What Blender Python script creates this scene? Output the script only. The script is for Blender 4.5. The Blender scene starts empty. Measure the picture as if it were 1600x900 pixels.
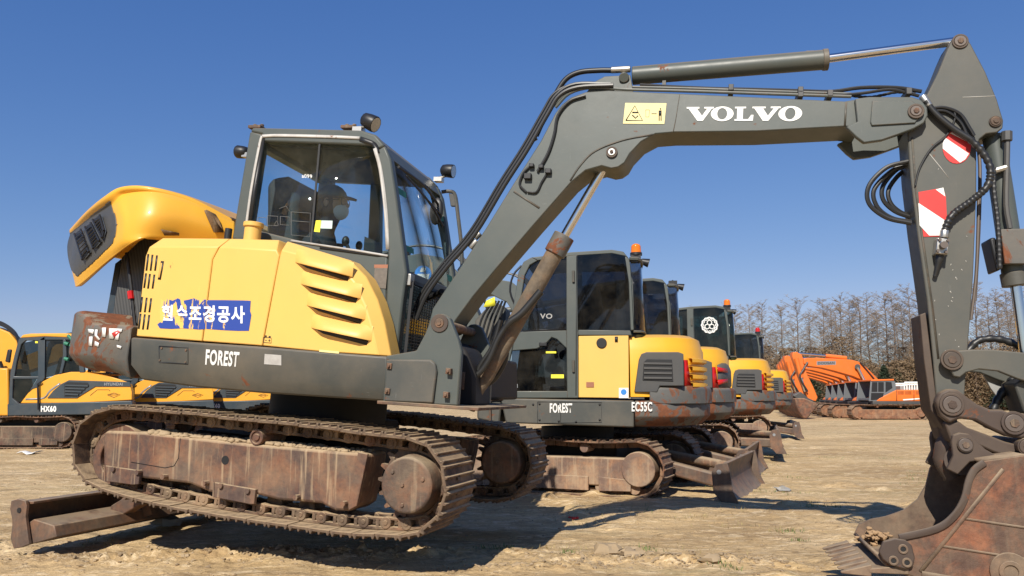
import bpy, bmesh, math, random
from mathutils import Vector, Matrix, noise
R = math.radians
S = bpy.context.scene
C = S.collection
random.seed(7)

# ---------------------------------------------------------------- camera, sky, sun, exposure
CAMZ, PITCH, FPX = 1.0, R(8.06), 1200.0
cam = bpy.data.cameras.new('camera'); cam.lens = 27.0; cam.sensor_width = 36.0
cam.clip_start = 0.05; cam.clip_end = 3000
camo = bpy.data.objects.new('camera', cam); C.objects.link(camo)
camo.location = (0, 0, CAMZ); camo.rotation_euler = (R(90) + PITCH, 0, 0)
S.camera = camo
SUN_EL, SUN_AZ = R(38.5), R(17)            # azimuth: how far the sun stands to the left behind the camera
w = bpy.data.worlds.new('World'); S.world = w; w.use_nodes = True
nt = w.node_tree
sky = nt.nodes.new('ShaderNodeTexSky'); sky.sky_type = 'NISHITA'; sky.sun_disc = False
sky.sun_elevation = SUN_EL; sky.sun_rotation = math.pi + SUN_AZ
sky.altitude = 100; sky.air_density = 1.0; sky.dust_density = 0.0; sky.ozone_density = 6.0
bg = nt.nodes['Background']; bg.inputs[1].default_value = 0.098
sp = nt.nodes.new('ShaderNodeSeparateColor'); cb = nt.nodes.new('ShaderNodeCombineColor'); nt.links.new(sky.outputs[0], sp.inputs[0])
for i_, (a_, g_) in enumerate(((0.724, 1.14), (0.96, 0.83), (1.985, 0.54))):      # clear dry-air blue, softer towards the horizon
    pw_ = nt.nodes.new('ShaderNodeMath'); pw_.operation = 'POWER'; pw_.inputs[1].default_value = g_; nt.links.new(sp.outputs[i_], pw_.inputs[0])
    ml_ = nt.nodes.new('ShaderNodeMath'); ml_.operation = 'MULTIPLY'; ml_.inputs[1].default_value = a_; nt.links.new(pw_.outputs[0], ml_.inputs[0]); nt.links.new(ml_.outputs[0], cb.inputs[i_])
_g = cb.inputs[1].links[0].from_socket; _r = cb.inputs[0].links[0].from_socket
_k = nt.nodes.new('ShaderNodeMath'); _k.operation = 'MULTIPLY'; _k.inputs[1].default_value = 0.76; nt.links.new(_g, _k.inputs[0])
_m = nt.nodes.new('ShaderNodeMath'); _m.operation = 'MINIMUM'; nt.links.new(_r, _m.inputs[0]); nt.links.new(_k.outputs[0], _m.inputs[1]); nt.links.new(_m.outputs[0], cb.inputs[0])
nt.links.new(cb.outputs[0], bg.inputs[0])
sl = bpy.data.lights.new('sun', 'SUN'); sl.energy = 5.0; sl.angle = R(0.5); sl.color = (1.0, 0.93, 0.82)
so = bpy.data.objects.new('sun', sl); C.objects.link(so)
tosun = Vector((-math.sin(SUN_AZ) * math.cos(SUN_EL), -math.cos(SUN_AZ) * math.cos(SUN_EL), math.sin(SUN_EL)))
so.rotation_euler = tosun.to_track_quat('Z', 'Y').to_euler(); so.location = (-5, -10, 12)
S.view_settings.view_transform = 'Standard'; S.view_settings.look = 'None'
S.view_settings.gamma = 1; S.view_settings.exposure = 0.26; S.view_settings.use_curve_mapping = False
S.cycles.max_bounces = 8; S.cycles.transparent_max_bounces = 16; S.cycles.use_denoising = True; S.cycles.denoiser = 'OPENIMAGEDENOISE'; S.cycles.denoising_input_passes = 'RGB_ALBEDO_NORMAL'; S.cycles.denoising_prefilter = 'ACCURATE'
S.cycles.caustics_reflective = False; S.cycles.caustics_refractive = False

# ---------------------------------------------------------------- frames
CAM = Matrix.Translation((0, 0, CAMZ)) @ Matrix.Rotation(R(90) + PITCH, 4, 'X')
CP = Vector((0, 0, CAMZ))
def ray(u, v):
    return (CAM.to_3x3() @ Vector(((u - 800) / FPX, (450 - v) / FPX, -1))).normalized()
def on_depth(u, v, Y):
    d = ray(u, v); return CP + d * (Y / d.y)
def on_ground(u, v, z=0):
    d = ray(u, v); return CP + d * ((z - CAMZ) / d.z)
class Fr:
    """a machine's own axes: x along it (right in the picture), y away from the camera, z up"""
    def __init__(s, o, yaw, tilt=0, src=None):
        s.M = Matrix.Translation(o) @ Matrix.Rotation(-R(yaw), 4, 'Z') @ Matrix.Rotation(R(tilt), 4, 'Y')
        s.src = src or s
        s.I = s.M.inverted()
    def loc(s, u, v, y):
        q = s.src
        o = q.I @ CP; d = q.I.to_3x3() @ ray(u, v)
        t = (y - o.y) / d.y
        return o + d * t
    def P(s, u, v, y): return s.M @ s.loc(u, v, y)
    def W(s, x, y, z): return s.M @ Vector((x, y, z))
    def D(s, x, y, z): return s.M.to_3x3() @ Vector((x, y, z))

# ---------------------------------------------------------------- materials
MATS = {}
def nodes_mat(name):
    m = bpy.data.materials.new(name); m.use_nodes = True
    n = m.node_tree.nodes; l = m.node_tree.links
    return m, n, l, n['Principled BSDF']
def N(n, t, **k):
    x = n.new(t)
    for a, b in k.items(): setattr(x, a, b)
    return x
def noise_n(n, l, co, scale, detail=4, rough=0.55, sc=None, dist=0.0):
    t = N(n, 'ShaderNodeTexNoise'); t.inputs['Scale'].default_value = scale; t.inputs['Detail'].default_value = detail
    t.inputs['Roughness'].default_value = rough; t.inputs['Distortion'].default_value = dist
    if sc:
        mp = N(n, 'ShaderNodeMapping'); mp.inputs['Scale'].default_value = sc
        mp.inputs['Rotation'].default_value = (0.3, 0.4, 0.2) if sc[0] != sc[1] and max(sc) > 20 else (0, 0, 0)
        l.new(co, mp.inputs[0]); l.new(mp.outputs[0], t.inputs['Vector'])
    else: l.new(co, t.inputs['Vector'])
    return t.outputs['Fac']
def ramp(n, l, fac, a, b, ca=(0, 0, 0, 1), cb=(1, 1, 1, 1)):
    r = N(n, 'ShaderNodeValToRGB'); r.color_ramp.elements[0].position = a; r.color_ramp.elements[1].position = b
    r.color_ramp.elements[0].color = ca; r.color_ramp.elements[1].color = cb
    l.new(fac, r.inputs[0]); return r.outputs[0]
def mix(n, l, fac, a, b):
    m = N(n, 'ShaderNodeMix', data_type='RGBA')
    for sock, val in ((m.inputs[0], fac), (m.inputs[6], a), (m.inputs[7], b)):
        if isinstance(val, (int, float)): sock.default_value = val
        elif isinstance(val, tuple): sock.default_value = (*val[:3], 1)
        else: l.new(val, sock)
    return m.outputs[2]
def mul(n, l, a, b, op='MULTIPLY'):
    m = N(n, 'ShaderNodeMath', operation=op)
    for s_, v_ in ((m.inputs[0], a), (m.inputs[1], b)):
        if isinstance(v_, (int, float)): s_.default_value = v_
        else: l.new(v_, s_)
    return m.outputs[0]
def coords(n): return N(n, 'ShaderNodeTexCoord').outputs['Object']
def upness(n, l, a=0.35, b=0.9):
    g = N(n, 'ShaderNodeNewGeometry'); sx = N(n, 'ShaderNodeSeparateXYZ'); l.new(g.outputs['Normal'], sx.inputs[0])
    return ramp(n, l, sx.outputs[2], a, b)
def paint(name, col, rough=0.42, dust=0.25, rust=0.0, scratch=0.15, metal=0.0, dustcol=(0.36, 0.27, 0.17), coat=0.0, bump=0.03, vary=0.12, updust=0.6, edge=0.0, edgecol=(0.16, 0.12, 0.09)):
    if name in MATS: return MATS[name]
    m, n, l, b = nodes_mat(name); co = coords(n)
    c2 = tuple(c * (1 - vary) for c in col); c3 = tuple(min(1, c * (1 + vary)) for c in col)
    base = mix(n, l, noise_n(n, l, co, 2.3, 5), c2, c3)
    if scratch:
        s1 = noise_n(n, l, co, 3.0, 6, 0.7, (6, 6, 46)); s2 = noise_n(n, l, co, 2.0, 6, 0.7, (40, 30, 3))
        f = mul(n, l, ramp(n, l, s1, 0.66, 0.70), scratch * 2.2); f2 = mul(n, l, ramp(n, l, s2, 0.67, 0.71), scratch * 2)
        lt = tuple(min(1, c * 1.7 + 0.06) for c in col)
        base = mix(n, l, f, base, lt); base = mix(n, l, f2, base, lt)
    if dust:
        d = ramp(n, l, noise_n(n, l, co, 1.7, 8, 0.65), 0.42, 0.75)
        base = mix(n, l, mul(n, l, d, dust), base, dustcol)
    if updust:
        base = mix(n, l, mul(n, l, upness(n, l, 0.5, 0.98), updust), base, dustcol)
    rg = mix(n, l, noise_n(n, l, co, 9, 5), (rough * 0.8,) * 3, (min(1, rough * 1.35),) * 3)
    if rust:
        k = noise_n(n, l, co, 4.2, 9, 0.68, None, 0.6)
        f = ramp(n, l, k, 0.66 - rust * 0.3, 0.69 - rust * 0.3)
        rc = mix(n, l, noise_n(n, l, co, 26, 5), (0.05, 0.022, 0.014), (0.26, 0.085, 0.03))
        base = mix(n, l, f, base, rc); rg = mix(n, l, f, rg, (0.85,) * 3)
    if edge:      # paint worn off along the edges, where it would be on the thing itself
        bv = N(n, 'ShaderNodeBevel'); bv.samples = 4; bv.inputs[0].default_value = 0.014
        ge = N(n, 'ShaderNodeNewGeometry'); dp = N(n, 'ShaderNodeVectorMath', operation='DOT_PRODUCT'); l.new(bv.outputs[0], dp.inputs[0]); l.new(ge.outputs['Normal'], dp.inputs[1])
        ef = mul(n, l, ramp(n, l, dp.outputs['Value'], 0.86, 0.985, (1, 1, 1, 1), (0, 0, 0, 1)), ramp(n, l, noise_n(n, l, co, 11, 8, 0.75), 0.45, 0.58))
        base = mix(n, l, mul(n, l, ef, edge), base, edgecol)
    l.new(base, b.inputs['Base Color']); l.new(rg, b.inputs['Roughness'])
    b.inputs['Metallic'].default_value = metal
    if coat: b.inputs['Coat Weight'].default_value = coat; b.inputs['Coat Roughness'].default_value = 0.12
    if bump:
        bp = N(n, 'ShaderNodeBump'); bp.inputs['Strength'].default_value = bump; bp.inputs['Distance'].default_value = 0.02
        l.new(noise_n(n, l, co, 14, 6), bp.inputs['Height']); l.new(bp.outputs[0], b.inputs['Normal'])
    MATS[name] = m; return m
def rusty(name, dark=(0.075, 0.05, 0.038), red=(0.21, 0.09, 0.045), dust=(0.35, 0.265, 0.17), up=0.85, streak=0.35, redamt=(0.45, 0.68), bump=0.35, rough=0.8, dustamt=0.35):
    if name in MATS: return MATS[name]
    m, n, l, b = nodes_mat(name); co = coords(n)
    base = mix(n, l, ramp(n, l, noise_n(n, l, co, 5.5, 9, 0.7, None, 0.4), *redamt), dark, red)
    base = mix(n, l, mul(n, l, ramp(n, l, noise_n(n, l, co, 40, 4), 0.45, 0.7), 0.35), base, tuple(c * 0.4 for c in dark))
    base = mix(n, l, mul(n, l, ramp(n, l, noise_n(n, l, co, 3, 8, 0.7), 0.42, 0.72), dustamt), base, dust)
    if streak:
        s1 = noise_n(n, l, co, 1.0, 5, 0.6, (26, 26, 1.6))
        base = mix(n, l, mul(n, l, ramp(n, l, s1, 0.55, 0.66), streak), base, dust)
    fu = mul(n, l, upness(n, l, 0.3, 0.8), ramp(n, l, noise_n(n, l, co, 9, 5), 0.25, 0.5))
    base = mix(n, l, mul(n, l, fu, up), base, dust)
    l.new(base, b.inputs['Base Color']); b.inputs['Roughness'].default_value = rough; b.inputs['Metallic'].default_value = 0.0
    bp = N(n, 'ShaderNodeBump'); bp.inputs['Strength'].default_value = bump; bp.inputs['Distance'].default_value = 0.02
    l.new(noise_n(n, l, co, 30, 8, 0.7), bp.inputs['Height']); l.new(bp.outputs[0], b.inputs['Normal'])
    MATS[name] = m; return m
def plain(name, col=(0.3, 0.3, 0.3), rough=0.5, metal=0.0, vary=0.15, emit=0, sc=12):
    if name in MATS: return MATS[name]
    m, n, l, b = nodes_mat(name); co = coords(n)
    base = mix(n, l, noise_n(n, l, co, sc, 5), tuple(c * (1 - vary) for c in col), tuple(min(1, c * (1 + vary)) for c in col))
    l.new(base, b.inputs['Base Color']); b.inputs['Roughness'].default_value = rough; b.inputs['Metallic'].default_value = metal
    MATS[name] = m; return m
def glass(name, tint, refl=0.9):
    if name in MATS: return MATS[name]
    m, n, l, b = nodes_mat(name); n.remove(b)
    t = N(n, 'ShaderNodeBsdfTransparent'); t.inputs[0].default_value = (*tint, 1)
    g = N(n, 'ShaderNodeBsdfGlossy'); g.inputs['Roughness'].default_value = 0.03; g.inputs[0].default_value = (refl, refl, refl, 1)
    f = N(n, 'ShaderNodeFresnel'); gm = N(n, 'ShaderNodeNewGeometry'); io = N(n, 'ShaderNodeMapRange'); io.inputs[3].default_value = 1.45; io.inputs[4].default_value = 1 / 1.45
    l.new(gm.outputs['Backfacing'], io.inputs[0]); l.new(io.outputs[0], f.inputs[0])
    co = coords(n); d = N(n, 'ShaderNodeBsdfDiffuse'); d.inputs[0].default_value = (0.35, 0.3, 0.22, 1)
    mx = N(n, 'ShaderNodeMixShader'); l.new(f.outputs[0], mx.inputs[0]); l.new(t.outputs[0], mx.inputs[1]); l.new(g.outputs[0], mx.inputs[2])
    m2 = N(n, 'ShaderNodeMixShader'); l.new(mul(n, l, ramp(n, l, noise_n(n, l, co, 3, 8, 0.7), 0.4, 0.9), 0.10), m2.inputs[0])
    l.new(mx.outputs[0], m2.inputs[1]); l.new(d.outputs[0], m2.inputs[2])
    l.new(m2.outputs[0], n['Material Output'].inputs[0])
    MATS[name] = m; return m

GREY = paint('grey_paint', (0.068, 0.081, 0.075), 0.42, 0.08, 0.03, 0.15, updust=0.5, bump=0.02, edge=.8)
GREYD = paint('worn_grey_paint', (0.058, 0.061, 0.055), 0.5, 0.24, 0.12, 0.3, updust=0.5, edge=.9)
GREYR = paint('rusted_grey_paint', (0.085, 0.085, 0.08), 0.55, 0.35, 0.55, 0.5, updust=0.5, bump=0.1)
STICKG = paint('stick_grey_paint', (0.070, 0.073, 0.064), 0.5, 0.14, 0.08, 0.14, updust=0.4, bump=0.02, edge=.8)
BROWNG = paint('brown_grey_steel', (0.058, 0.039, 0.030), 0.6, 0.2, 0.16, 0.1, updust=0.5)
YELP = paint('faded_yellow_paint', (0.76, 0.455, 0.105), 0.45, 0.10, 0.03, 0.09, updust=0.3, bump=0.012, vary=0.05, edge=.6, edgecol=(0.30, 0.16, 0.05))
YELH = paint('yellow_paint', (0.78, 0.40, 0.03), 0.40, 0.12, 0.0, 0.08, updust=0.3, coat=0.1, bump=0.008, vary=0.05)
YELB = paint('bright_yellow_paint', (0.76, 0.39, 0.02), 0.38, 0.05, 0.0, 0.06, updust=0.25, bump=0.008, vary=0.05)
YELO = paint('orange_yellow_paint', (0.74, 0.34, 0.025), 0.4, 0.12, 0.0, 0.08, updust=0.3, vary=0.08)
ORNG = paint('orange_paint', (0.72, 0.15, 0.015), 0.45, 0.14, 0.0, 0.08, updust=0.3, vary=0.1)
NAVY = paint('dark_blue_grey_paint', (0.03, 0.045, 0.058), 0.4, 0.12, 0.0, 0.1, updust=0.3)
DGREY = paint('dark_grey_plastic', (0.055, 0.056, 0.056), 0.5, 0.12, 0.0, 0.1, updust=0.3)
RUST = rusty('rusty_steel')
TRK = rusty('dusty_track_steel', (0.055, 0.032, 0.022), (0.20, 0.095, 0.05), (0.44, 0.32, 0.19), up=0.95, streak=0.1, dustamt=0.6)
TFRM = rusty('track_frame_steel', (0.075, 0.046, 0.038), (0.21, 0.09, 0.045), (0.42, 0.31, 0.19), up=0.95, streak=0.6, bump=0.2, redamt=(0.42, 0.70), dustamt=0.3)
BUCK = rusty('rusty_bucket_steel', (0.085, 0.045, 0.032), (0.26, 0.095, 0.045), up=0.5, streak=0.1, redamt=(0.42, 0.66), dustamt=0.3, bump=0.4)
BUCKIN = rusty('worn_bucket_steel', (0.105, 0.068, 0.048), (0.20, 0.115, 0.07), up=0.7, streak=0.1, dustamt=0.5, bump=0.2)
BLADE = rusty('rusty_blade_steel', (0.085, 0.055, 0.042), (0.20, 0.09, 0.045), up=0.6, streak=0.1, dustamt=0.2, bump=0.12, rough=0.6)
TFRM2 = rusty('sunlit_rust_frame', (0.16, 0.10, 0.075), (0.32, 0.16, 0.08), (0.42, 0.32, 0.21), up=0.9, streak=0.4, dustamt=0.6, bump=0.15)  # more orange rust and dust, with the sunlit tan put into the colour
TRK2 = rusty('rust_red_track_steel', (0.075, 0.042, 0.028), (0.24, 0.10, 0.045), (0.38, 0.27, 0.17), up=0.9, streak=0.15, dustamt=0.5)
CYLM = rusty('muddy_cylinder_steel', (0.11, 0.085, 0.06), (0.2, 0.10, 0.05), (0.36, 0.26, 0.16), up=0.5, streak=0, dustamt=0.6, bump=0.4, redamt=(0.5, 0.7))
CHROME = plain('chrome', (0.72, 0.70, 0.68), 0.16, 1.0, 0.06)
STEEL = plain('bright_steel', (0.5, 0.48, 0.44), 0.4, 0.9)
RUBBER = plain('black_rubber', (0.018, 0.018, 0.018), 0.42, 0, 0.3)
BLACK = plain('black_plastic', (0.014, 0.014, 0.015), 0.45, 0, 0.3)
DARKIN = plain('dark_interior', (0.03, 0.031, 0.033), 0.7, 0, 0.3)
GUARD = plain('shade_dark_machinery', (0.014, 0.012, 0.011), 0.7, 0, 0.5)  # near-black base also carries the shadow below the upper body
WHITE = paint('white_decal', (0.80, 0.80, 0.76), 0.5, 0.06, 0, 0.0, updust=0, bump=0)
WORNW = paint('worn_white_lettering', (0.75, 0.74, 0.70), 0.55, 0.2, 0.18, 0.5, updust=0, bump=0, dustcol=(0.13, 0.12, 0.11))
SEAL = paint('peeling_white_seal', (0.58, 0.56, 0.52), 0.55, 0.9, 0.2, 0.5, updust=0, bump=0.2, dustcol=(0.16, 0.14, 0.12))
DECY = plain('pale_yellow_sticker', (0.72, 0.62, 0.28), 0.5)
STKY = plain('yellow_sticker', (0.85, 0.78, 0.05), 0.5, 0, 0.05)
RED = paint('red_reflector', (0.62, 0.035, 0.03), 0.4, 0.05, 0, 0.1, updust=0, bump=0)
REDL = plain('red_lamp', (0.5, 0.015, 0.012), 0.2, 0, 0.1)
AMBER = plain('amber_lamp', (0.75, 0.18, 0.01), 0.15, 0, 0.2)
LENS = plain('lamp_lens', (0.35, 0.36, 0.36), 0.15, 0.6, 0.2)
GREEN = plain('green_tape', (0.02, 0.16, 0.10), 0.6)
BLUES = plain('blue_sticker', (0.03, 0.22, 0.62), 0.5)
SKIN_ = plain('skin', (0.42, 0.24, 0.16), 0.55, 0, 0.1)
JACKET = plain('dark_cloth', (0.02, 0.022, 0.03), 0.85, 0, 0.3)
MASKW = plain('white_mask_cloth', (0.72, 0.73, 0.74), 0.8, 0, 0.04)
ALU = plain('grey_aluminium', (0.30, 0.31, 0.32), 0.45, 0.5)
GL = glass('clear_cab_glass', (0.84, 0.95, 0.98)); GLC = glass('windscreen_glass', (0.84, 0.93, 0.96)); GLD = glass('tinted_cab_glass', (0.38, 0.42, 0.47))
def core_mat():
    m, n, l, b = nodes_mat('radiator_fins'); co = coords(n)
    wv = N(n, 'ShaderNodeTexWave', wave_type='BANDS', bands_direction='X'); wv.inputs['Scale'].default_value = 26
    l.new(co, wv.inputs['Vector']); l.new(ramp(n, l, wv.outputs['Fac'], 0.35, 0.65, (0.012, 0.012, 0.012, 1), (0.11, 0.11, 0.105, 1)), b.inputs['Base Color'])
    return m
CORE = core_mat()
def banner_mat(name, inner, x0, x1, hole):
    m, n, l, b = nodes_mat(name); co = coords(n)
    sx = N(n, 'ShaderNodeSeparateXYZ'); l.new(co, sx.inputs[0])
    mr = N(n, 'ShaderNodeMapRange'); l.new(sx.outputs[0], mr.inputs[0]); mr.inputs[1].default_value = x0; mr.inputs[2].default_value = x1
    mr.inputs[3].default_value = 0.06; mr.inputs[4].default_value = -0.07
    a = noise_n(n, l, co, 3.2, 7, 0.62, (4.5, 1, 1.3), 1.2)
    f = ramp(n, l, mul(n, l, a, mr.outputs[0], 'ADD'), 0.575 + hole, 0.585 + hole)
    l.new(mix(n, l, f, inner, (0.80, 0.50, 0.12)), b.inputs['Base Color']); b.inputs['Roughness'].default_value = 0.5
    return m

# ---------------------------------------------------------------- mesh building
def catmull(pts, n=6):
    pts = [Vector(p) for p in pts]
    if len(pts) < 3: return pts
    out = []; q = [pts[0] * 2 - pts[1]] + pts + [pts[-1] * 2 - pts[-2]]
    for i in range(1, len(q) - 2):
        a, b, c, d = q[i - 1:i + 3]
        for k in range(n):
            t = k / n
            out.append(0.5 * ((2 * b) + (c - a) * t + (2 * a - 5 * b + 4 * c - d) * t * t + (3 * b - a - 3 * c + d) * t ** 3))
    out.append(pts[-1]); return out
class MB:
    def __init__(s): s.v = []; s.f = []; s.marks = []
    def add(s, vs, fs):
        s.marks.append((len(s.v), len(s.f)))
        k = len(s.v); s.v += [Vector(p) for p in vs]; s.f += [tuple(i + k for i in f) for f in fs]; return s
    def prism(s, front, back):
        n = len(front)
        fs = [tuple(range(n)), tuple(range(2 * n - 1, n - 1, -1))]
        fs += [(i, i + n, (i + 1) % n + n, (i + 1) % n) for i in range(n)]
        return s.add(list(front) + list(back), fs)
    def pp(s, F, uv, y0, y1, yref=None):
        """outline read at depth y0 (or yref), given its own thickness up to y1"""
        yr = y0 if yref is None else yref
        L = [F.loc(u, v, yr) for u, v in uv]
        return s.prism([F.W(p.x, y0, p.z) for p in L], [F.W(p.x, y1, p.z) for p in L])
    def xz(s, F, pts, y0, y1):
        return s.prism([F.W(x, y0, z) for x, z in pts], [F.W(x, y1, z) for x, z in pts])
    def xy(s, F, pts, z0, z1):
        return s.prism([F.W(x, y, z0) for x, y in pts], [F.W(x, y, z1) for x, y in pts])
    def box(s, F, x0, x1, y0, y1, z0, z1):
        return s.xz(F, [(x0, z0), (x1, z0), (x1, z1), (x0, z1)], y0, y1)
    def cyl(s, a, b, r, r2=None, seg=16, cap=True):
        a = Vector(a); b = Vector(b); r2 = r if r2 is None else r2
        d = (b - a).normalized(); t = d.orthogonal().normalized(); u = d.cross(t)
        c = [(math.cos(2 * math.pi * i / seg), math.sin(2 * math.pi * i / seg)) for i in range(seg)]
        vs = [a + (t * x + u * y) * r for x, y in c] + [b + (t * x + u * y) * r2 for x, y in c]
        fs = [(i, (i + 1) % seg, (i + 1) % seg + seg, i + seg) for i in range(seg)]
        if cap: fs += [tuple(range(seg - 1, -1, -1)), tuple(range(seg, 2 * seg))]
        return s.add(vs, fs)
    def ring(s, a, b, r, ri, seg=20):
        a = Vector(a); b = Vector(b); d = (b - a).normalized(); t = d.orthogonal().normalized(); u = d.cross(t)
        vs = []
        for p, q in ((a, r), (b, r), (b, ri), (a, ri)):
            vs += [p + (t * math.cos(2 * math.pi * i / seg) + u * math.sin(2 * math.pi * i / seg)) * q for i in range(seg)]
        fs = [(k * seg + i, k * seg + (i + 1) % seg, ((k + 1) % 4) * seg + (i + 1) % seg, ((k + 1) % 4) * seg + i) for k in range(4) for i in range(seg)]
        return s.add(vs, fs)
    def tube(s, pts, r, seg=8, sm=6, ribs=0):
        pts = catmull(pts, sm) if sm else [Vector(p) for p in pts]
        if ribs:
            q = []
            for a, b in zip(pts, pts[1:]):
                k = max(1, int((b - a).length / ribs))
                q += [a.lerp(b, i / k) for i in range(k)]
            pts = q + [pts[-1]]
        n = len(pts); vs = []; fs = []; up = None
        for i, p in enumerate(pts):
            d = (pts[min(i + 1, n - 1)] - pts[max(i - 1, 0)]).normalized()
            t = d.orthogonal().normalized() if up is None else (up - d * up.dot(d)).normalized()
            up = t; u = d.cross(t)
            rr = r[min(i * len(r) // n, len(r) - 1)] if isinstance(r, (list, tuple)) else r
            if ribs: rr *= (1.0, 1.0, 0.8)[i % 3]
            vs += [p + (t * math.cos(2 * math.pi * k / seg) + u * math.sin(2 * math.pi * k / seg)) * rr for k in range(seg)]
        for i in range(n - 1):
            fs += [(i * seg + k, i * seg + (k + 1) % seg, (i + 1) * seg + (k + 1) % seg, (i + 1) * seg + k) for k in range(seg)]
        fs += [tuple(range(seg - 1, -1, -1)), tuple(range((n - 1) * seg, n * seg))]
        return s.add(vs, fs)
    def grid(s, rows, close=False):
        m = len(rows[0]); vs = [p for r in rows for p in r]; fs = []
        for i in range(len(rows) - 1):
            for j in range(m if close else m - 1):
                k = (j + 1) % m
                fs.append((i * m + j, i * m + k, (i + 1) * m + k, (i + 1) * m + j))
        return s.add(vs, fs)
    def quad(s, a, b, c, d): return s.add([a, b, c, d], [(0, 1, 2, 3)])
    def ball(s, c, rx, ry, rz, F=None, seg=14, jit=0, zmin=-1):
        rows = []; nn = seg // 2 + 1
        for i in range(nn):
            ph = -math.pi / 2 + math.pi * i / (nn - 1)
            row = []
            for j in range(seg):
                th = 2 * math.pi * j / seg
                x, y, z = math.cos(ph) * math.cos(th), math.cos(ph) * math.sin(th), max(zmin, math.sin(ph))
                k = 1 + (jit * noise.noise(Vector((x * 1.7, y * 1.7, z * 1.7)) + Vector(c) * 7) if jit else 0)
                p = Vector((x * rx * k, y * ry * k, z * rz * k))
                row.append(Vector(c) + (F.D(*p) if F else p))
            rows.append(row)
        return s.grid(rows, True)
    def each(s, name, mat, parent=None, **k):
        """every piece added becomes a mesh of its own; returns the first"""
        out = None; mk = s.marks + [(len(s.v), len(s.f))]
        for (a, fa), (b, fb) in zip(mk, mk[1:]):
            q = MB(); q.v = s.v[a:b]; q.f = [tuple(i - a for i in f) for f in s.f[fa:fb]]
            o = q.build(name, mat, parent, **k); out = out or o
        return out
    def build(s, name, mat, parent=None, bevel=0, sharp=38, solid=0, sub=0, inv=None):
        me = bpy.data.meshes.new(name)
        inv = inv or (rootinv(parent) if parent else Matrix())
        me.from_pydata([inv @ p for p in s.v], [], s.f); me.update()
        bm = bmesh.new(); bm.from_mesh(me); bmesh.ops.recalc_face_normals(bm, faces=bm.faces[:]); bm.to_mesh(me); bm.free()
        me.polygons.foreach_set('use_smooth', [True] * len(me.polygons))
        if sharp: me.set_sharp_from_angle(angle=R(sharp))
        me.materials.append(mat)
        o = bpy.data.objects.new(name, me); C.objects.link(o)
        if parent: o.parent = parent
        if sub: q = o.modifiers.new('sub', 'SUBSURF'); q.levels = sub; q.render_levels = sub
        if solid: q = o.modifiers.new('solid', 'SOLIDIFY'); q.thickness = solid; q.offset = 0
        if bevel:
            q = o.modifiers.new('bevel', 'BEVEL'); q.width = bevel; q.segments = 2; q.limit_method = 'ANGLE'; q.angle_limit = R(35)
        return o
ROOTM = {}
def rootinv(o):
    while o.parent: o = o.parent
    return ROOTM[o.name].inverted() if o.name in ROOTM else o.matrix_basis.inverted()
def thing(name, label, cat, M, group=None):
    o = bpy.data.objects.new(name, None); C.objects.link(o); o.empty_display_size = 0.3
    o.matrix_basis = M; ROOTM[o.name] = M.copy()
    o['label'] = label; o['category'] = cat
    if group: o['group'] = group
    return o
def tag(o, label, cat, group=None):
    o['label'] = label; o['category'] = cat
    if group: o['group'] = group
    return o
def kind(o, k): o['kind'] = k; return o
def centred(o):
    """move the origin of a one-mesh thing to its base"""
    vs = o.data.vertices; c = Vector((sum(v.co.x for v in vs) / len(vs), sum(v.co.y for v in vs) / len(vs), min(v.co.z for v in vs)))
    o.data.transform(Matrix.Translation(-c)); o.location = c; return o

# lettering: flat outlines, mapped onto a quad given by its four corners
TXT = {}
def text2d(s, bold=0.0):
    k = (s, bold)
    if k in TXT: return TXT[k]
    cu = bpy.data.curves.new('t', 'FONT'); cu.body = s; cu.offset = bold; cu.space_character = 1.12; cu.resolution_u = 4; cu.fill_mode = 'FRONT'
    o = bpy.data.objects.new('t', cu); C.objects.link(o)
    dg = bpy.context.evaluated_depsgraph_get(); me = bpy.data.meshes.new_from_object(o.evaluated_get(dg))
    vs = [(v.co.x, v.co.y) for v in me.vertices]; fs = [tuple(p.vertices) for p in me.polygons]
    bpy.data.objects.remove(o); bpy.data.curves.remove(cu); bpy.data.meshes.remove(me)
    x0 = min(a for a, b in vs); x1 = max(a for a, b in vs); y0 = min(b for a, b in vs); y1 = max(b for a, b in vs)
    TXT[k] = ([((a - x0) / (x1 - x0), (b - y0) / (y1 - y0)) for a, b in vs], fs); return TXT[k]
def slab_text():
    V = [(0, 1), (.47, 1), (.47, .88), (.38, .88), (.57, .36), (.76, .88), (.65, .88), (.65, 1), (1, 1), (1, .88), (.93, .88), (.60, 0), (.40, 0), (.07, .88), (0, .88)]
    L = [(0, 1), (.56, 1), (.56, .88), (.42, .88), (.42, .12), (.70, .12), (.84, .42), (.96, .42), (.94, 0), (0, 0), (0, .12), (.12, .12), (.12, .88), (0, .88)]
    vs = []; fs = []
    def poly(p, x, wd): k = len(vs); vs.extend([(x + a * wd, b) for a, b in p]); fs.append(tuple(range(k, k + len(p))))
    def O(x, wd):
        k = len(vs); n = 28
        for i in range(n):
            a = 2 * math.pi * i / n
            vs.append((x + wd * (.5 + .5 * math.cos(a)), .5 + .53 * math.sin(a))); vs.append((x + wd * (.5 + .22 * math.cos(a)), .5 + .41 * math.sin(a)))
        for i in range(n):
            j = (i + 1) % n; fs.append((k + 2 * i, k + 2 * j, k + 2 * j + 1, k + 2 * i + 1))
    poly(V, 0, .24); O(.215, .20); poly(L, .425, .17); poly(V, .575, .24); O(.80, .20)
    return vs, fs
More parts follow.
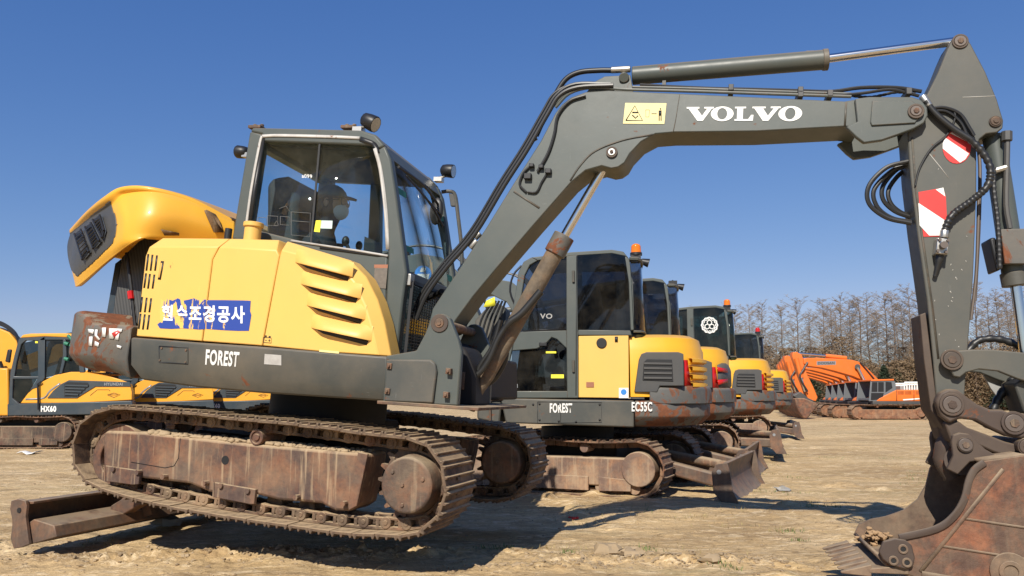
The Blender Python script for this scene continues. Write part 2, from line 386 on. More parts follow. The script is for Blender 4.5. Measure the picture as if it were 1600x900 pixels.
def decal(name, F, t2, q, y, mat, parent, proud=0.003):
    """q: pixel corners bottom-left, bottom-right, top-right, top-left, read on the face at depth y"""
    c = [F.loc(u, v, y) for u, v in q]; m = MB(); vs = []
    for a, b in t2[0]:
        p = c[0].lerp(c[1], a).lerp(c[3].lerp(c[2], a), b); vs.append(F.W(p.x, p.y - proud, p.z))
    m.add(vs, t2[1]); return m.build(name, mat, parent, sharp=0)
SQ = ([(0, 0), (1, 0), (1, 1), (0, 1)], [(0, 1, 2, 3)])
def disc_uv(n=24): return ([(0.5 + 0.5 * math.cos(2 * math.pi * i / n), 0.5 + 0.5 * math.sin(2 * math.pi * i / n)) for i in range(n)], [tuple(range(n))])
def arc(cx, cy, rx, ry, a0, a1, n=8):
    return [(cx + rx * math.cos(R(a0 + (a1 - a0) * i / n)), cy + ry * math.sin(R(a0 + (a1 - a0) * i / n))) for i in range(n + 1)]
def bolt(F, x, y, z, r=0.014, h=0.012, m=None):
    m = m or MB(); return m.cyl(F.W(x, y, z), F.W(x, y - h, z), r, r * 0.9, 6)

# ================================================================ the ground
def gh(x, y):
    p = Vector((x, y, 0))
    h = 0.05 * noise.noise(p * 0.35) + 0.018 * noise.noise(p * 1.7 + Vector((5, 1, 0)))
    if 3 < y < 22 and abs(x) < 14:
        h += 0.012 * noise.noise(p * 6.5) + 0.006 * noise.noise(p * 17)
        k = noise.noise(p * 0.9 + Vector((9, 4, 2)))
        r = max(0, noise.noise(p * 4.5 + Vector((1, 8, 3))))
        h += max(0, k - 0.05) * r * 0.22
        # churned ridges under the near track and in the middle of the foreground
        for cx, cy, sx, sy, a in ((-1.9, 4.95, 1.6, 0.16, 0.055), (0.95, 4.75, 0.75, 0.10, 0.055), (0.2, 4.55, 0.5, 0.08, 0.03), (-0.6, 5.0, 0.8, 0.12, 0.03), (-3.6, 5.3, 0.35, 0.2, 0.06)):
            e = ((x - cx) / sx) ** 2 + ((y - cy) / sy) ** 2
            if e < 5: h += a * math.exp(-e) * (0.6 + 1.0 * abs(noise.noise(p * 9)) + 0.8 * noise.noise(p * 24))
    return h
def gpatch(n, lo, hi, a, b):
    return [a + (b - a) * i / n for i in range(n)]
def ground():
    xs = [-600, -300, -150, -80, -45, -28, -18] + gpatch(28, 0, 0, -13, -4.2) + gpatch(290, 0, 0, -4.2, 4.2) + gpatch(28, 0, 0, 4.2, 13) + [13, 18, 28, 45, 80, 150, 300, 600]
    ys = [-60, -30, -12, -4, 0, 1.5, 2.5, 3.2] + gpatch(130, 0, 0, 3.7, 6.2) + gpatch(80, 0, 0, 6.2, 9) + gpatch(90, 0, 0, 9, 16) + gpatch(60, 0, 0, 16, 40) + [40, 46, 55, 70, 90, 120, 160, 240, 400, 900]
    m = MB()
    m.grid([[Vector((x, y, gh(x, y) if abs(x) < 60 and -20 < y < 60 else 0)) for x in xs] for y in ys])
    mt, n, l, b = nodes_mat('sandy_ground'); co = coords(n)
    a = ramp(n, l, noise_n(n, l, co, 0.55, 9, 0.62, (0.55, 1.3, 1), 0.6), 0.36, 0.66)
    c = mix(n, l, a, (0.46, 0.315, 0.155), (0.76, 0.555, 0.295))
    pale = ramp(n, l, noise_n(n, l, co, 1.6, 8, 0.7, (0.7, 1.6, 1)), 0.52, 0.70)
    c = mix(n, l, mul(n, l, pale, 0.7), c, (0.85, 0.67, 0.42))
    fine = ramp(n, l, noise_n(n, l, co, 22, 9, 0.75, (1.0, 2.0, 1), 0.4), 0.40, 0.62)
    c = mix(n, l, mul(n, l, fine, 0.45), c, (0.27, 0.175, 0.09))
    grass = ramp(n, l, noise_n(n, l, co, 0.33, 8, 0.66, (0.8, 2.0, 1)), 0.50, 0.62)
    g2 = ramp(n, l, noise_n(n, l, co, 7, 6, 0.7), 0.42, 0.62)
    c = mix(n, l, mul(n, l, mul(n, l, grass, g2), 0.55), c, (0.24, 0.205, 0.095))
    wet = ramp(n, l, noise_n(n, l, co, 0.9, 7, 0.6, (0.6, 2.2, 1), 0.5), 0.60, 0.68)
    c = mix(n, l, mul(n, l, wet, 0.6), c, (0.25, 0.16, 0.085))
    c = mix(n, l, mul(n, l, ramp(n, l, noise_n(n, l, co, 2.4, 10, 0.8, (0.35, 1.6, 1), 1.0), 0.50, 0.56), 0.45), c, (0.29, 0.20, 0.11))
    c = mix(n, l, mul(n, l, ramp(n, l, noise_n(n, l, co, 9, 10, 0.8, (0.5, 1.3, 1), 0.7), 0.53, 0.58), 0.5), c, (0.88, 0.71, 0.46))
    spk = ramp(n, l, noise_n(n, l, co, 60, 6, 0.7), 0.56, 0.66); c = mix(n, l, mul(n, l, spk, 0.5), c, (0.20, 0.12, 0.06))
    cl2 = ramp(n, l, noise_n(n, l, co, 5.5, 9, 0.78, (0.6, 1.4, 1), 0.8), 0.55, 0.63); c = mix(n, l, mul(n, l, cl2, 0.55), c, (0.25, 0.165, 0.088))
    l.new(c, b.inputs['Base Color']); b.inputs['Roughness'].default_value = 0.95; b.inputs['Specular IOR Level'].default_value = 0.15
    bp = N(n, 'ShaderNodeBump'); bp.inputs['Strength'].default_value = 0.6; bp.inputs['Distance'].default_value = 0.04
    hh = mul(n, l, noise_n(n, l, co, 14, 10, 0.75), mul(n, l, noise_n(n, l, co, 3.0, 8, 0.7, (0.7, 1.6, 1)), 1.6), 'ADD')
    l.new(hh, bp.inputs['Height']); l.new(bp.outputs[0], b.inputs['Normal'])
    o = m.build('ground', mt, sharp=0); kind(o, 'structure'); return o
ground()

# ================================================================ the main excavator
FU = Fr(on_depth(600, 590, 4.25), 14, 4.3)          # superstructure: right side plate is y = 0
FL = Fr(on_depth(697, 764, 4.12), 18.5, 4.3)        # undercarriage: outer face of the near track is y = 0
E = thing('excavator', 'big near excavator with raised yellow hood, grey boom and rusty bucket on the ground', 'excavator',
          Matrix.Translation((-1.3, 5.2, 0)) @ Matrix.Rotation(-R(14), 4, 'Z'))

def rings(F, rr, m=None):
    m = m or MB(); n = len(rr[0][0]); vs = []
    for uv, y in rr:
        yr = rr[-1][1] if False else y
        for u, v in uv:
            p = F.loc(u, v, 0.0); vs.append(F.W(p.x, y, p.z))
    fs = [tuple(range(n)), tuple(range(len(vs) - 1, len(vs) - n - 1, -1))]
    for k in range(len(rr) - 1):
        fs += [(k * n + i, k * n + (i + 1) % n, (k + 1) * n + (i + 1) % n, (k + 1) * n + i) for i in range(n)]
    return m.add(vs, fs)
def strip(F, uv, y, wd, th=0.004, m=None, sm=0):
    """a flat band of real width wd along a line on the face y"""
    m = m or MB(); L = [Vector((p.x, p.z)) for p in (F.loc(u, v, y) for u, v in uv)]
    if sm: L = [Vector((p.x, p.y)) for p in catmull([Vector((a.x, a.y, 0)) for a in L], sm)]
    A = []; B = []
    for i, p in enumerate(L):
        d = (L[min(i + 1, len(L) - 1)] - L[max(i - 1, 0)]).normalized(); nn = Vector((-d.y, d.x)) * wd / 2
        A.append(p + nn); B.append(p - nn)
    poly = A + B[::-1]
    return m.prism([F.W(p.x, y - th, p.y) for p in poly], [F.W(p.x, y + 0.001, p.y) for p in poly])

# ---- turntable frame (grey skirt) and counterweight
m = MB(); secs = []
for (t, c, b) in (((204, 527), (203, 570), (212, 593)), ((310, 535), (310, 580), (300, 605)), ((400, 541), (400, 590), (400, 614)), ((606, 557), (603, 606), (598, 627))):
    T, K, B = FU.loc(*t, 0), FU.loc(*c, 0), FU.loc(*b, 0)
    secs.append([FU.W(T.x, 0, T.z), FU.W(K.x, 0, K.z), FU.W(B.x, 0.05, B.z), FU.W(B.x, 1.8, B.z), FU.W(K.x, 1.85, K.z), FU.W(T.x, 1.85, T.z)])
m.grid(secs, True); k = len(secs) * 6
m.f.append(tuple(range(6))); m.f.append(tuple(range(k - 6, k)))
frame = m.build('turntable_frame', GREYD, E, bevel=0.012)
decal('lettering', FU, text2d('FOREST', 0.035), [(321, 570), (372, 573.5), (375, 550), (322.5, 545.5)], 0, WORNW, frame)
strip(FU, [(249, 541), (294, 543), (294, 569), (249, 566), (249, 541)], 0, 0.006, 0.003).build('inspection_cover', BLACK, frame, sharp=0)
bm_ = MB()
for u, v in ((253, 544), (291, 547), (290, 566), (250, 563), (606, 562), (607, 590), (634, 587)):
    p = FU.loc(u, v, 0); bolt(FU, p.x, 0, p.z, 0.007, 0.006, bm_)
bm_.each('cover_bolts', RUST, frame)
decal('worn_sticker', FU, SQ, [(413, 569), (440, 571), (440, 555), (414, 553)], 0, SEAL, frame)
strip(FU, [(499, 548), (530, 551)], 0, 0.012, 0.002).build('paint_chip', DECY, frame)

half = [(0, 0), (-.15, .015), (-.36, .07), (-.57, .17), (-.74, .34), (-.84, .60), (-.86, .93)]
plan = [(p.x, p.y) for p in catmull([Vector((a, b, 0)) for a, b in half + [(a, 1.86 - b) for a, b in half[-2::-1]]], 4)]
m = MB(); rows = []; bx0 = FU.loc(203, 540, 0).x - .012; npl = len(plan)
zhi, zlo, zc, zb = (FU.loc(204, v, 0).z for v in (487, 508, 560, 592))
for i, (px_, py_) in enumerate(plan):
    x, y = bx0 + px_, py_; q = min(i, npl - 1 - i); zt = zlo if q < 9 else (zlo + (zhi - zlo) * min(1, (q - 8) / 2.5)); s_ = min(1, q / 6)
    ins = .05 + .09 * s_; cx, cy = bx0 + .1, .93
    def inn(k): return (x + (cx - x) * k, y + (cy - y) * k)
    rows.append([FU.W(*inn(0.3), zt), FU.W(*inn(0.02), zt), FU.W(x, y, zt - .02), FU.W(x, y, zc), FU.W(*inn(ins * .4), zc - .07), FU.W(*inn(ins), zb + .025 * s_), FU.W(*inn(.4), zb + .01)])
m.grid(rows); m.f.append(tuple(range(7))); m.f.append(tuple(range(len(m.v) - 7, len(m.v))))
cw = m.build('counterweight', GREYR, E, bevel=0.010, sharp=40)
lt = MB()   # remains of painted letters
def cwface(u, v):
    pl = plan[:npl // 2 + 1]; pr = None
    for k, p0 in enumerate(pl):
        e = FU.loc(u, v, p0[1]).x - (bx0 + p0[0])
        if pr is not None and (e > 0) != (pr > 0):
            t = pr / (pr - e); a = Vector(pl[k - 1]); b = Vector(pl[k]); c = a.lerp(b, t); d = (b - a).normalized(); nn = Vector((d.y, -d.x)); nn = -nn if nn.y > 0 else nn
            return FU.W(bx0 + c.x + nn.x * .006, c.y + nn.y * .006, FU.loc(u, v, c.y).z)
        pr = e
    return FU.P(u, v, 0)
random.seed(5)
for pts in ([(139, 514), (148, 515), (147, 522), (140, 520)], [(141, 526), (146, 526), (145, 541), (140, 540)], [(150, 515), (154, 515), (153, 524), (158, 530), (155, 532), (149, 524)], [(150, 533), (156, 536), (155, 542), (149, 540)],
            [(161, 512), (167, 512), (166, 527), (161, 526)], [(172, 513), (192, 514), (191, 519), (183, 520), (178, 530), (172, 529)], [(183, 519), (188, 519), (186, 532), (181, 530)], [(184, 539), (191, 541), (190, 545), (184, 543)]):
    lt.add([cwface(u, v) for u, v in pts], [tuple(range(len(pts)))])
lt.build('worn_lettering', WHITE, cw, sharp=0, solid=0.003)
lt = MB(); lt.add([cwface(u, v) for u, v in [(176, 521), (186, 516), (189, 519), (180, 528)]], [(0, 1, 2, 3)]); lt.build('red_mark', RED, cw, sharp=0, solid=0.004)

# ---- side panels
def panel(name, uv1, uv2, mat=YELP, y1=0.62):
    return rings(FU, [(uv1, 0.0), (uv2, 0.055), (uv2, y1)]).build(name, mat, E, bevel=0.006)
p1 = panel('side_panel', [(213, 525), (227.5, 400), (233, 386), (341, 386), (331.5, 405), (315.5, 533)], [(213, 525), (226, 398), (245, 369), (350, 370), (333, 405), (315.5, 533)])
p2 = panel('side_panel', [(316.5, 533), (332.5, 405), (343, 386), (432, 391), (436, 400), (409.5, 540)], [(316.5, 533), (334, 405), (351, 370), (428, 372), (438, 396), (409.5, 540)], y1=.19)
p3 = panel('louvre_panel', [(410.5, 540), (436.5, 402), (440, 391), (484, 402), (534, 418), (553, 440), (570, 475), (580, 508), (592, 555), (500, 549)],
           [(410.5, 540), (438, 396), (441, 374), (487, 388), (541, 404), (566, 430), (584, 466), (595, 502), (606, 556), (500, 549)], y1=.19)
sl_ = MB()
for (u, v0, v1) in ((237, 398, 423), (230.5, 397, 423), (244, 399, 423), (233, 428, 451), (227, 427, 450), (240, 429, 451), (228, 465, 488), (221, 464, 488), (235, 466, 488), (225, 491, 515), (218.5, 490, 514), (232, 492, 515)):
    strip(FU, [(u + 1.4, v0), (u, (v0 + v1) / 2), (u - 1.6, v1)], 0, 0.013, 0.0015, sl_)
sl_.each('vent_slots', BLACK, p1, sharp=0)  # black strips laid on the panel, painting the dark inside the slots
strip(FU, [(254, 408), (252, 421), (249, 437)], 0, 0.022, 0.0015).build('handle_recess', BLACK, p1, sharp=0)
strip(FU, [(253, 411), (251.5, 421), (249, 434)], 0, 0.009, 0.006).build('door_handle', YELP, p1, sharp=0, bevel=0.002)
for (a, b) in (((466, 412), (549, 433)), ((475, 446), (562, 467)), ((484, 479), (569, 500)), ((491, 514), (579, 533))):
    A, B = FU.loc(*a, 0), FU.loc(*b, 0); g = MB()
    rows = []
    for t, d in ((-0.06, 0.0), (0.03, 0.022), (0.12, 0.046), (0.25, 0.056), (0.8, 0.056), (0.92, 0.04), (1.02, 0)):
        p = A.lerp(B, t)
        rows.append([FU.W(p.x, 0.002, p.z + 0.085), FU.W(p.x, -d * 0.45, p.z + 0.060), FU.W(p.x, -d * .8, p.z + 0.035), FU.W(p.x, -d, p.z + 0.014), FU.W(p.x, -d, p.z + 0.003), FU.W(p.x, 0.003, p.z + 0.001)])
    g.grid(rows); lv = g.build('louvre', YELP, p3, sharp=60)
    g = MB(); q = [A.lerp(B, 0.0), A.lerp(B, 0.97)]
    g.xz(FU, [(q[0].x, q[0].z + 0.004), (q[1].x, q[1].z + 0.004), (q[1].x - 0.01, q[1].z - 0.026), (q[0].x + 0.06, q[0].z - 0.024)], -0.0015, 0.02)
    g.build('vent_gap', BLACK, p3, sharp=0)  # flat black sheet painting the shade in the slot under the louvre
p = FU.loc(519, 412, 0); m = MB().cyl(FU.W(p.x, 0, p.z), FU.W(p.x, -0.02, p.z), 0.02, 0.016, 12); m.build('lock', STEEL, p3)
g = MB(); strip(FU, [(412, 527), (424, 528), (424, 536), (412, 535), (412, 527)], 0, 0.003, 0.002, g); strip(FU, [(414, 525), (417, 525.3)], 0, 0.008, 0.002, g); strip(FU, [(420, 526), (423, 526.2)], 0, 0.008, 0.002, g)
strip(FU, [(414.5, 531.5), (417, 531.7)], 0, 0.003, 0.002, g); strip(FU, [(419.5, 532), (422.5, 532.2)], 0, 0.003, 0.002, g); strip(FU, [(421, 530), (421, 534)], 0, 0.003, 0.002, g); g.build('battery_symbol', BLACK, p3, sharp=0)
# torn company banner in two halves, one on each door
def ban(name, uv, par, txt, q):
    m = MB(); L = [FU.loc(u, v, 0) for u, v in uv]
    random.seed(3); m.add([FU.W(p.x, -0.002, p.z) for p in L], [tuple(range(len(L)))]); return m.build(name, BANM, par, sharp=0)
XB0 = (ROOTM['excavator'].inverted() @ FU.P(250, 490, 0)).x; XB1 = (ROOTM['excavator'].inverted() @ FU.P(392, 500, 0)).x
BANM = banner_mat('torn_blue_banner', (0.02, 0.055, 0.30), XB0, XB1, 0.0)
BANW = banner_mat('torn_banner_lettering', (0.80, 0.82, 0.85), XB0, XB1, 0.06)
ban('banner', [(252, 467), (256, 470), (262, 467), (270, 470), (278, 466), (286, 470), (296, 468), (303, 466), (310, 469), (322, 468), (321, 514), (312, 515), (300, 514), (285, 513), (268, 514), (250, 513), (246, 507), (251, 503), (250, 488)], p1, None, None)
ban('banner', [(323.5, 469), (350, 469), (380, 469.5), (392, 470), (391, 486), (393, 492), (389, 517), (372, 517), (350, 516), (322.5, 514)], p2, None, None)
def banner_text(par, cut):
    t2 = text2d('훤수조경공사', 0.03); q = [(252, 501), (383, 505.5), (383, 478), (253, 476)]
    c = [FU.loc(u, v, 0) for u, v in q]; m = MB(); vs = []
    for a, b in t2[0]:
        p_ = c[0].lerp(c[1], a).lerp(c[3].lerp(c[2], a), b); vs.append(FU.W(p_.x, p_.y - 0.0038, p_.z))
    fs = [f for f in t2[1] if (sum(t2[0][i][0] for i in f) / len(f) < 0.515) == cut]
    m.add(vs, fs); m.build('banner_lettering', BANW, par, sharp=0)
banner_text(p1, True); banner_text(p2, False)
# fuel cap and filler
a = FU.loc(394, 372, 0.1); b = FU.loc(395, 349, 0.1)
m = MB().cyl(FU.W(a.x, 0.1, a.z - 0.05), FU.W(a.x, 0.1, b.z), 0.05, None, 20); m.cyl(FU.W(a.x, 0.1, b.z - 0.025), FU.W(a.x, 0.1, b.z + 0.004), 0.06, None, 20)
m.build('fuel_cap', YELP, E, bevel=0.004)
a = FU.loc(357, 362, 0.12); m = MB().cyl(FU.W(a.x, 0.12, a.z - 0.06), FU.W(a.x, 0.12, a.z + 0.02), 0.022, None, 14); m.build('filler_neck', RUBBER, E, bevel=0.003)

# ---- raised engine hood
def HP(u, v, y): return FU.P(u, v, y)
hood_rows = [
 [(116, 366, 1.5), (150, 345, 1.5), (178, 330, 1.5), (205, 322, 1.5), (245, 322, 1.5), (305, 332, 1.5), (366, 353, 1.5)],
 [(117, 360, .92), (148, 334, .52), (176, 313, .30), (205, 299.5, .26), (246, 300, .26), (306, 314, .40), (366, 345, .56)],
 [(113, 368, .90), (145, 344, .46), (178, 322, .19), (200, 305, .16), (242, 303, .15), (303, 320, .30), (366, 350, .48)],
 [(109, 386, .88), (131, 384, .42), (184, 350, .13), (206, 340, .08), (240, 336, .09), (300, 345, .26), (366, 370, .46)],
 [(112, 410, .84), (124, 415, .46), (180, 382, .14), (206, 371, .07), (242, 366, .12), (300, 378, .31), (366, 395, .52)],
 [(122, 441, .78), (126, 446, .52), (170, 408, .24), (209, 379, .075), (242, 372, .14), (300, 388, .34), (366, 402, .55)]]
def reproj(u, v, y, y2, dz=0.0):
    p = FU.loc(u, v, y); q = CAM.inverted() @ FU.W(p.x, y2, p.z + dz); return (800 + FPX * q.x / -q.z, 450 - FPX * q.y / -q.z, y2)
hood_rows[0] = [reproj(*p, 1.42 - .12 * (i == 0), -.01) for i, p in enumerate(hood_rows[1])]
hood_rows.insert(0, [reproj(*p, 1.56 - .3 * (i == 0), 0) for i, p in enumerate(hood_rows[3])])
def patch(rows, n=5):
    R1 = [catmull([Vector(p) for p in r], n) for r in rows]; cols = [catmull([r[i] for r in R1], n) for i in range(len(R1[0]))]
    return [[c[j] for c in cols] for j in range(len(cols[0]))]
HPATCH = patch(hood_rows, 16)
def hood_y(u, v):
    c = sorted(((p.x - u) ** 2 + (p.y - v) ** 2 + .5, p.z) for r in HPATCH[32:] for p in r)[:9]
    return sum(z / d for d, z in c) / sum(1 / d for d, z in c)
gpoly = [(100, 372), (117, 360), (150, 331), (174.5, 312), (180, 329), (185, 341), (186.5, 352), (184, 368), (180, 381), (168, 392), (139, 419), (124.5, 432), (110, 415), (100, 400)]
def inside(u, v, poly):
    c = False
    for (a, b), (p_, q_) in zip(poly, poly[1:] + poly[:1]):
        if (b > v) != (q_ > v) and u < (p_ - a) * (v - b) / (q_ - b) + a: c = not c
    return c
HP2 = patch(hood_rows, 22); yel = MB(); dk = MB(); nr, nc = len(HP2), len(HP2[0])
vs_ = [HP(*p) for r in HP2 for p in r]; yel.v = list(vs_); dk.v = list(vs_)
for a in range(nr - 1):
    for b in range(nc - 1):
        c = (HP2[a][b] + HP2[a + 1][b + 1]) / 2
        (dk if a >= 44 and c.x < 190 and inside(c.x, c.y, gpoly) else yel).f.append((a * nc + b, a * nc + b + 1, (a + 1) * nc + b + 1, (a + 1) * nc + b))
hood = yel.build('engine_hood', YELH, E, solid=.03, sharp=0); gp = dk.build('rear_grille', DGREY, hood, solid=.034, sharp=0)
for o_ in (hood, gp):
    b_ = bmesh.new(); b_.from_mesh(o_.data); bmesh.ops.delete(b_, geom=[v for v in b_.verts if not v.link_faces], context='VERTS'); b_.to_mesh(o_.data); b_.free()
def HO(u, v, o): return HP(u, v, hood_y(u, v)) + FU.D(-o * .75, -o, 0)
for q in ([(126, 367), (136, 360), (149, 395), (139, 407)], [(143, 356), (152, 350), (166, 378), (156, 390)], [(155, 345), (166, 338), (173, 362), (170, 373)]):
    def gy(u, v): return hood_y(u, v) - .045
    m = MB(); m.add([HO(u, v, .022) for u, v in q], [(0, 1, 2, 3)]); m.build('grille_opening_sheet', BLUES if False else plain('grille_shadow', (0.10, 0.12, 0.15), 0.6), gp, sharp=0, solid=0.003)  # closed dark sheet; the darkness of the opening is put into its colour
    mm = MB()
    for k in range(1, 7):
        t = k / 7; a0 = Vector((*q[0], 0)).lerp(Vector((*q[3], 0)), t); b0_ = Vector((*q[1], 0)).lerp(Vector((*q[2], 0)), t)
        mm.tube([HO(a0.x, a0.y, .03), HO(b0_.x, b0_.y, .03)], 0.004, 5, 0)
        a0 = Vector((*q[0], 0)).lerp(Vector((*q[1], 0)), t); b0_ = Vector((*q[3], 0)).lerp(Vector((*q[2], 0)), t)
        mm.tube([HO(a0.x, a0.y, .03), HO(b0_.x, b0_.y, .03)], 0.003, 5, 0)
    for a0, b0_ in ((q[0], q[3]), (q[1], q[2])): mm.tube([HO(*a0, .032), HO(*b0_, .032)], 0.008, 6, 0)
    mm.build('grille_mesh', BLACK, gp)
m = MB(); m.add([HP(u, v, hood_y(u, v) - .03) for u, v in [(319, 329), (323, 328), (337, 335), (343, 345), (349, 363), (334, 363), (326, 345)]], [tuple(range(7))]); m.build('hood_vent', rusty('vent_brown', (0.12, 0.06, 0.02), (0.2, 0.1, 0.03), up=0), hood, sharp=0, solid=0.004)
m = MB(); m.add([HP(u, v, hood_y(u, v) - .03) for u, v in [(251, 358), (280, 364), (280, 368), (257, 368)]], [(0, 1, 2, 3)]); m.build('latch_opening', rusty('vent_brown'), hood, sharp=0, solid=0.004)
# radiator, stay and engine parts under the hood
m = MB().pp(FU, [(190, 402), (222, 372), (260, 372), (250, 524), (172, 514)], 0.42, 0.50); m.build('radiator', CORE, E, bevel=0.005)
m = MB().pp(FU, [(180, 412), (189, 405), (173, 514), (163, 512)], 0.50, 0.56); m.build('radiator_frame', NAVY, E)
m = MB().tube([HP(198, 395, .3), HP(205, 450, .3), HP(212, 518, .3)], 0.012, 8, 0); m.build('hood_stay', BLACK, E)
m = MB().tube([HP(203.5, 455, .29), HP(205, 467, .29)], 0.02, 8, 0); m.build('stay_clip', REDL, E)
m = MB().pp(FU, [(222, 380), (368, 372), (368, 520), (215, 520)], 0.64, 1.5); m.build('engine_block', GUARD, E)

# ---- cab
YC, YF = 0.20, 1.20
cab = MB()
cab.pp(FU, [(362, 374), (390, 205), (409, 209), (411, 221), (387, 374)], YC, YC + 0.07)
cab.pp(FU, [(390, 205), (395, 199), (563, 203), (586, 210), (601, 227), (592, 233), (583, 227), (411, 221), (409, 209)], YC, YC + 0.07)
cab.pp(FU, [(583, 227), (592, 233), (601, 227), (610, 248), (618, 300), (635, 425), (629, 470), (620, 558), (598, 558), (606, 397), (601, 320), (592, 266)], YC, YC + 0.07)
cab.pp(FU, [(362, 374), (387, 356), (484, 380), (606, 397), (598, 558), (362, 560)], YC + 0.001, YC + 0.07)
for k, (y0, y1) in enumerate(((YF - 0.07, YF),)):
    cab.pp(FU, [(362, 374), (390, 205), (409, 209), (411, 221), (387, 374)], y0, y1, YC)
    cab.pp(FU, [(390, 205), (395, 199), (563, 203), (586, 210), (601, 227), (592, 233), (583, 227), (411, 221), (409, 209)], y0, y1, YC)
    cab.pp(FU, [(583, 227), (592, 233), (601, 227), (610, 248), (618, 300), (635, 425), (629, 470), (620, 558), (608, 558), (618, 397), (606, 320), (594, 266)], y0, y1, YC)
    cab.pp(FU, [(362, 374), (387, 368), (606, 405), (598, 558), (362, 560)], y0, y1, YC)
    cab.pp(FU, [(480, 222), (498, 222), (494, 404), (470, 404)], y0, y1, YC)
cabo = cab.build('cab', GREY, E, bevel=0.012)
m = MB(); m.pp(FU, [(392, 207), (395, 199.5), (563, 203.5), (585, 210.5), (600, 227), (590, 222), (560, 210), (410, 208)], YC + 0.07, YF - 0.07, YC); m.build('cab_roof', GREY, cabo, bevel=0.006)
m = MB(); m.pp(FU, [(411, 215), (560, 216), (583, 232), (411, 222)], YC + 0.08, YF - 0.08, YC); m.build('headliner', DARKIN, cabo)
m = MB(); m.pp(FU, [(363, 376), (388, 376), (388, 558), (363, 558)], YC + 0.07, YF - 0.07, YC); m.pp(FU, [(386, 225), (390, 207), (404, 208), (400, 225)], YC + 0.07, YF - 0.07, YC); m.pp(FU, [(363, 545), (620, 545), (620, 558), (363, 558)], YC + 0.07, YF - 0.07, YC)
m.build('rear_wall', GREY, cabo)
# window glass, seals
wn = MB().pp(FU, [(404, 224), (411, 219), (560, 223), (583, 226), (592, 264), (601, 320), (607, 398), (484, 381), (386, 357)], YC + 0.020, YC + 0.026).build('side_window', GL, cabo, sharp=0)
wd = strip(FU, [(500, 222), (486, 380)], YC + 0.012, 0.012, 0.004).build('window_divider', DARKIN, wn)
g = MB(); strip(FU, [(387, 370), (396, 300), (411, 216)], YC, 0.030, 0.003, g); g.each('window_rubber', RUBBER, cabo, sharp=0)
g = MB(); strip(FU, [(384, 362), (393, 296), (406, 226), (410, 213)], YC, 0.016, 0.006, g, 4); strip(FU, [(410, 213), (440, 212), (520, 214), (562, 216)], YC, 0.018, 0.006, g, 4); strip(FU, [(586, 232), (595, 266), (603, 330), (606, 390)], YC, 0.022, 0.006, g, 4)
strip(FU, [(455, 376), (500, 383), (560, 392), (606, 400)], YC, 0.012, 0.006, g, 4); g.each('window_seal', SEAL, cabo, sharp=0)
g = MB(); strip(FU, [(563, 217), (585, 226), (590, 240)], YC, 0.03, 0.005, g, 4); strip(FU, [(603, 398), (590, 399), (500, 387)], YC, 0.014, 0.004, g); g.each('window_rubber', RUBBER, cabo, sharp=0)
decal('window_sticker', FU, SQ, [(491, 362), (500, 363), (502, 344.5), (494, 344.5)], YC + 0.018, STKY, wn)
decal('window_label', FU, SQ, [(501, 357), (519, 357.5), (520, 345), (502.5, 344.5)], YC + 0.018, plain('pale_blue_label', (0.55, 0.68, 0.62), 0.5), wn)
decal('window_lettering_and_reflection', FU, text2d('a099', 0.01), [(472, 278), (488, 279), (488, 273), (472, 272)], YC + 0.016, WHITE, wn)
g = MB()
for uv in ([(403, 340), (416, 340), (416, 352), (403, 352), (403, 340)], [(418, 337), (434, 338), (434, 353), (418, 352), (418, 337)], [(436, 326), (447, 322), (452, 330)], [(438, 338), (452, 339), (452, 352), (438, 351), (438, 338)], [(455, 331), (485, 333), (484, 370), (455, 367), (455, 331)], [(456, 345), (484, 347)], [(428, 352), (432, 345), (436, 352), (428, 352)]):
    strip(FU, uv, YC + 0.016, 0.003, 0.001, g)
g.build('warning_outline', plain('pale_print', (0.14, 0.14, 0.13), 0.6), wn, sharp=0)
# front: header, sill, windscreen, guard
def CX(u, v): p = FU.loc(u, v, YC); return p.x, p.z
xa, za = CX(607, 246); xb, zb = CX(631, 426); xc, zc = CX(618, 556); xh, zh = CX(598, 226)
m = MB()
m.xz(FU, [(xh, zh + 0.01), (xh - 0.05, zh + 0.005), (xa - 0.03, za), (xa + 0.005, za)], YC + 0.07, YF - 0.07)
m.xz(FU, [(xb + 0.008, zb + 0.02), (xb - 0.04, zb + 0.02), (xb - 0.04, zb - 0.03), (xb + 0.01, zb - 0.03)], YC + 0.07, YF - 0.07)
fr_ = m.each('windscreen_frame', GREY, cabo, bevel=0.006)
ws = MB().xz(FU, [(xa - 0.005, za), (xb - 0.005, zb), (xb - 0.012, zb), (xa - 0.012, za)], YC + 0.07, YF - 0.07).build('windscreen', GLC, cabo, sharp=0)
m = MB()
for t0, t1, yy in ((0.05, 0.5, YC + 0.12), (0.5, 0.95, YC + 0.14)): pass
def FS(t, y, o=0.0): return FU.W(xa + (xb - xa) * t + o, y, za + (zb - za) * t)
m.tube([FS(0.04, YC + 0.10, 0.02), FS(0.05, YC + 0.5, 0.03), FS(0.16, YC + 0.86, 0.02)], 0.009, 6, 4); m.tube([FS(0.10, YC + 0.35, 0.02), FS(0.2, YC + 0.62, 0.025), FS(0.34, YC + 0.84, 0.02)], 0.008, 6, 4); m.tube([FS(0.08, YC + 0.2, 0.025), FS(0.24, YC + 0.8, 0.03)], 0.006, 6, 0)
m.each('wiper', BLACK, fr_)
for t, y0, dz in ((0.23, YC + .085, .045), (0.74, YC + .085, .04), (0.22, YF - .2, .04), (0.83, YF - .18, .05)):
    m = MB(); m.quad(FS(t, y0, .004), FS(t, y0 + .13, .004), FS(t + dz * 1.3, y0 + .12, .004), FS(t + dz * 1.4, y0, .004)); m.build('green_tape', GREEN, ws, sharp=0)
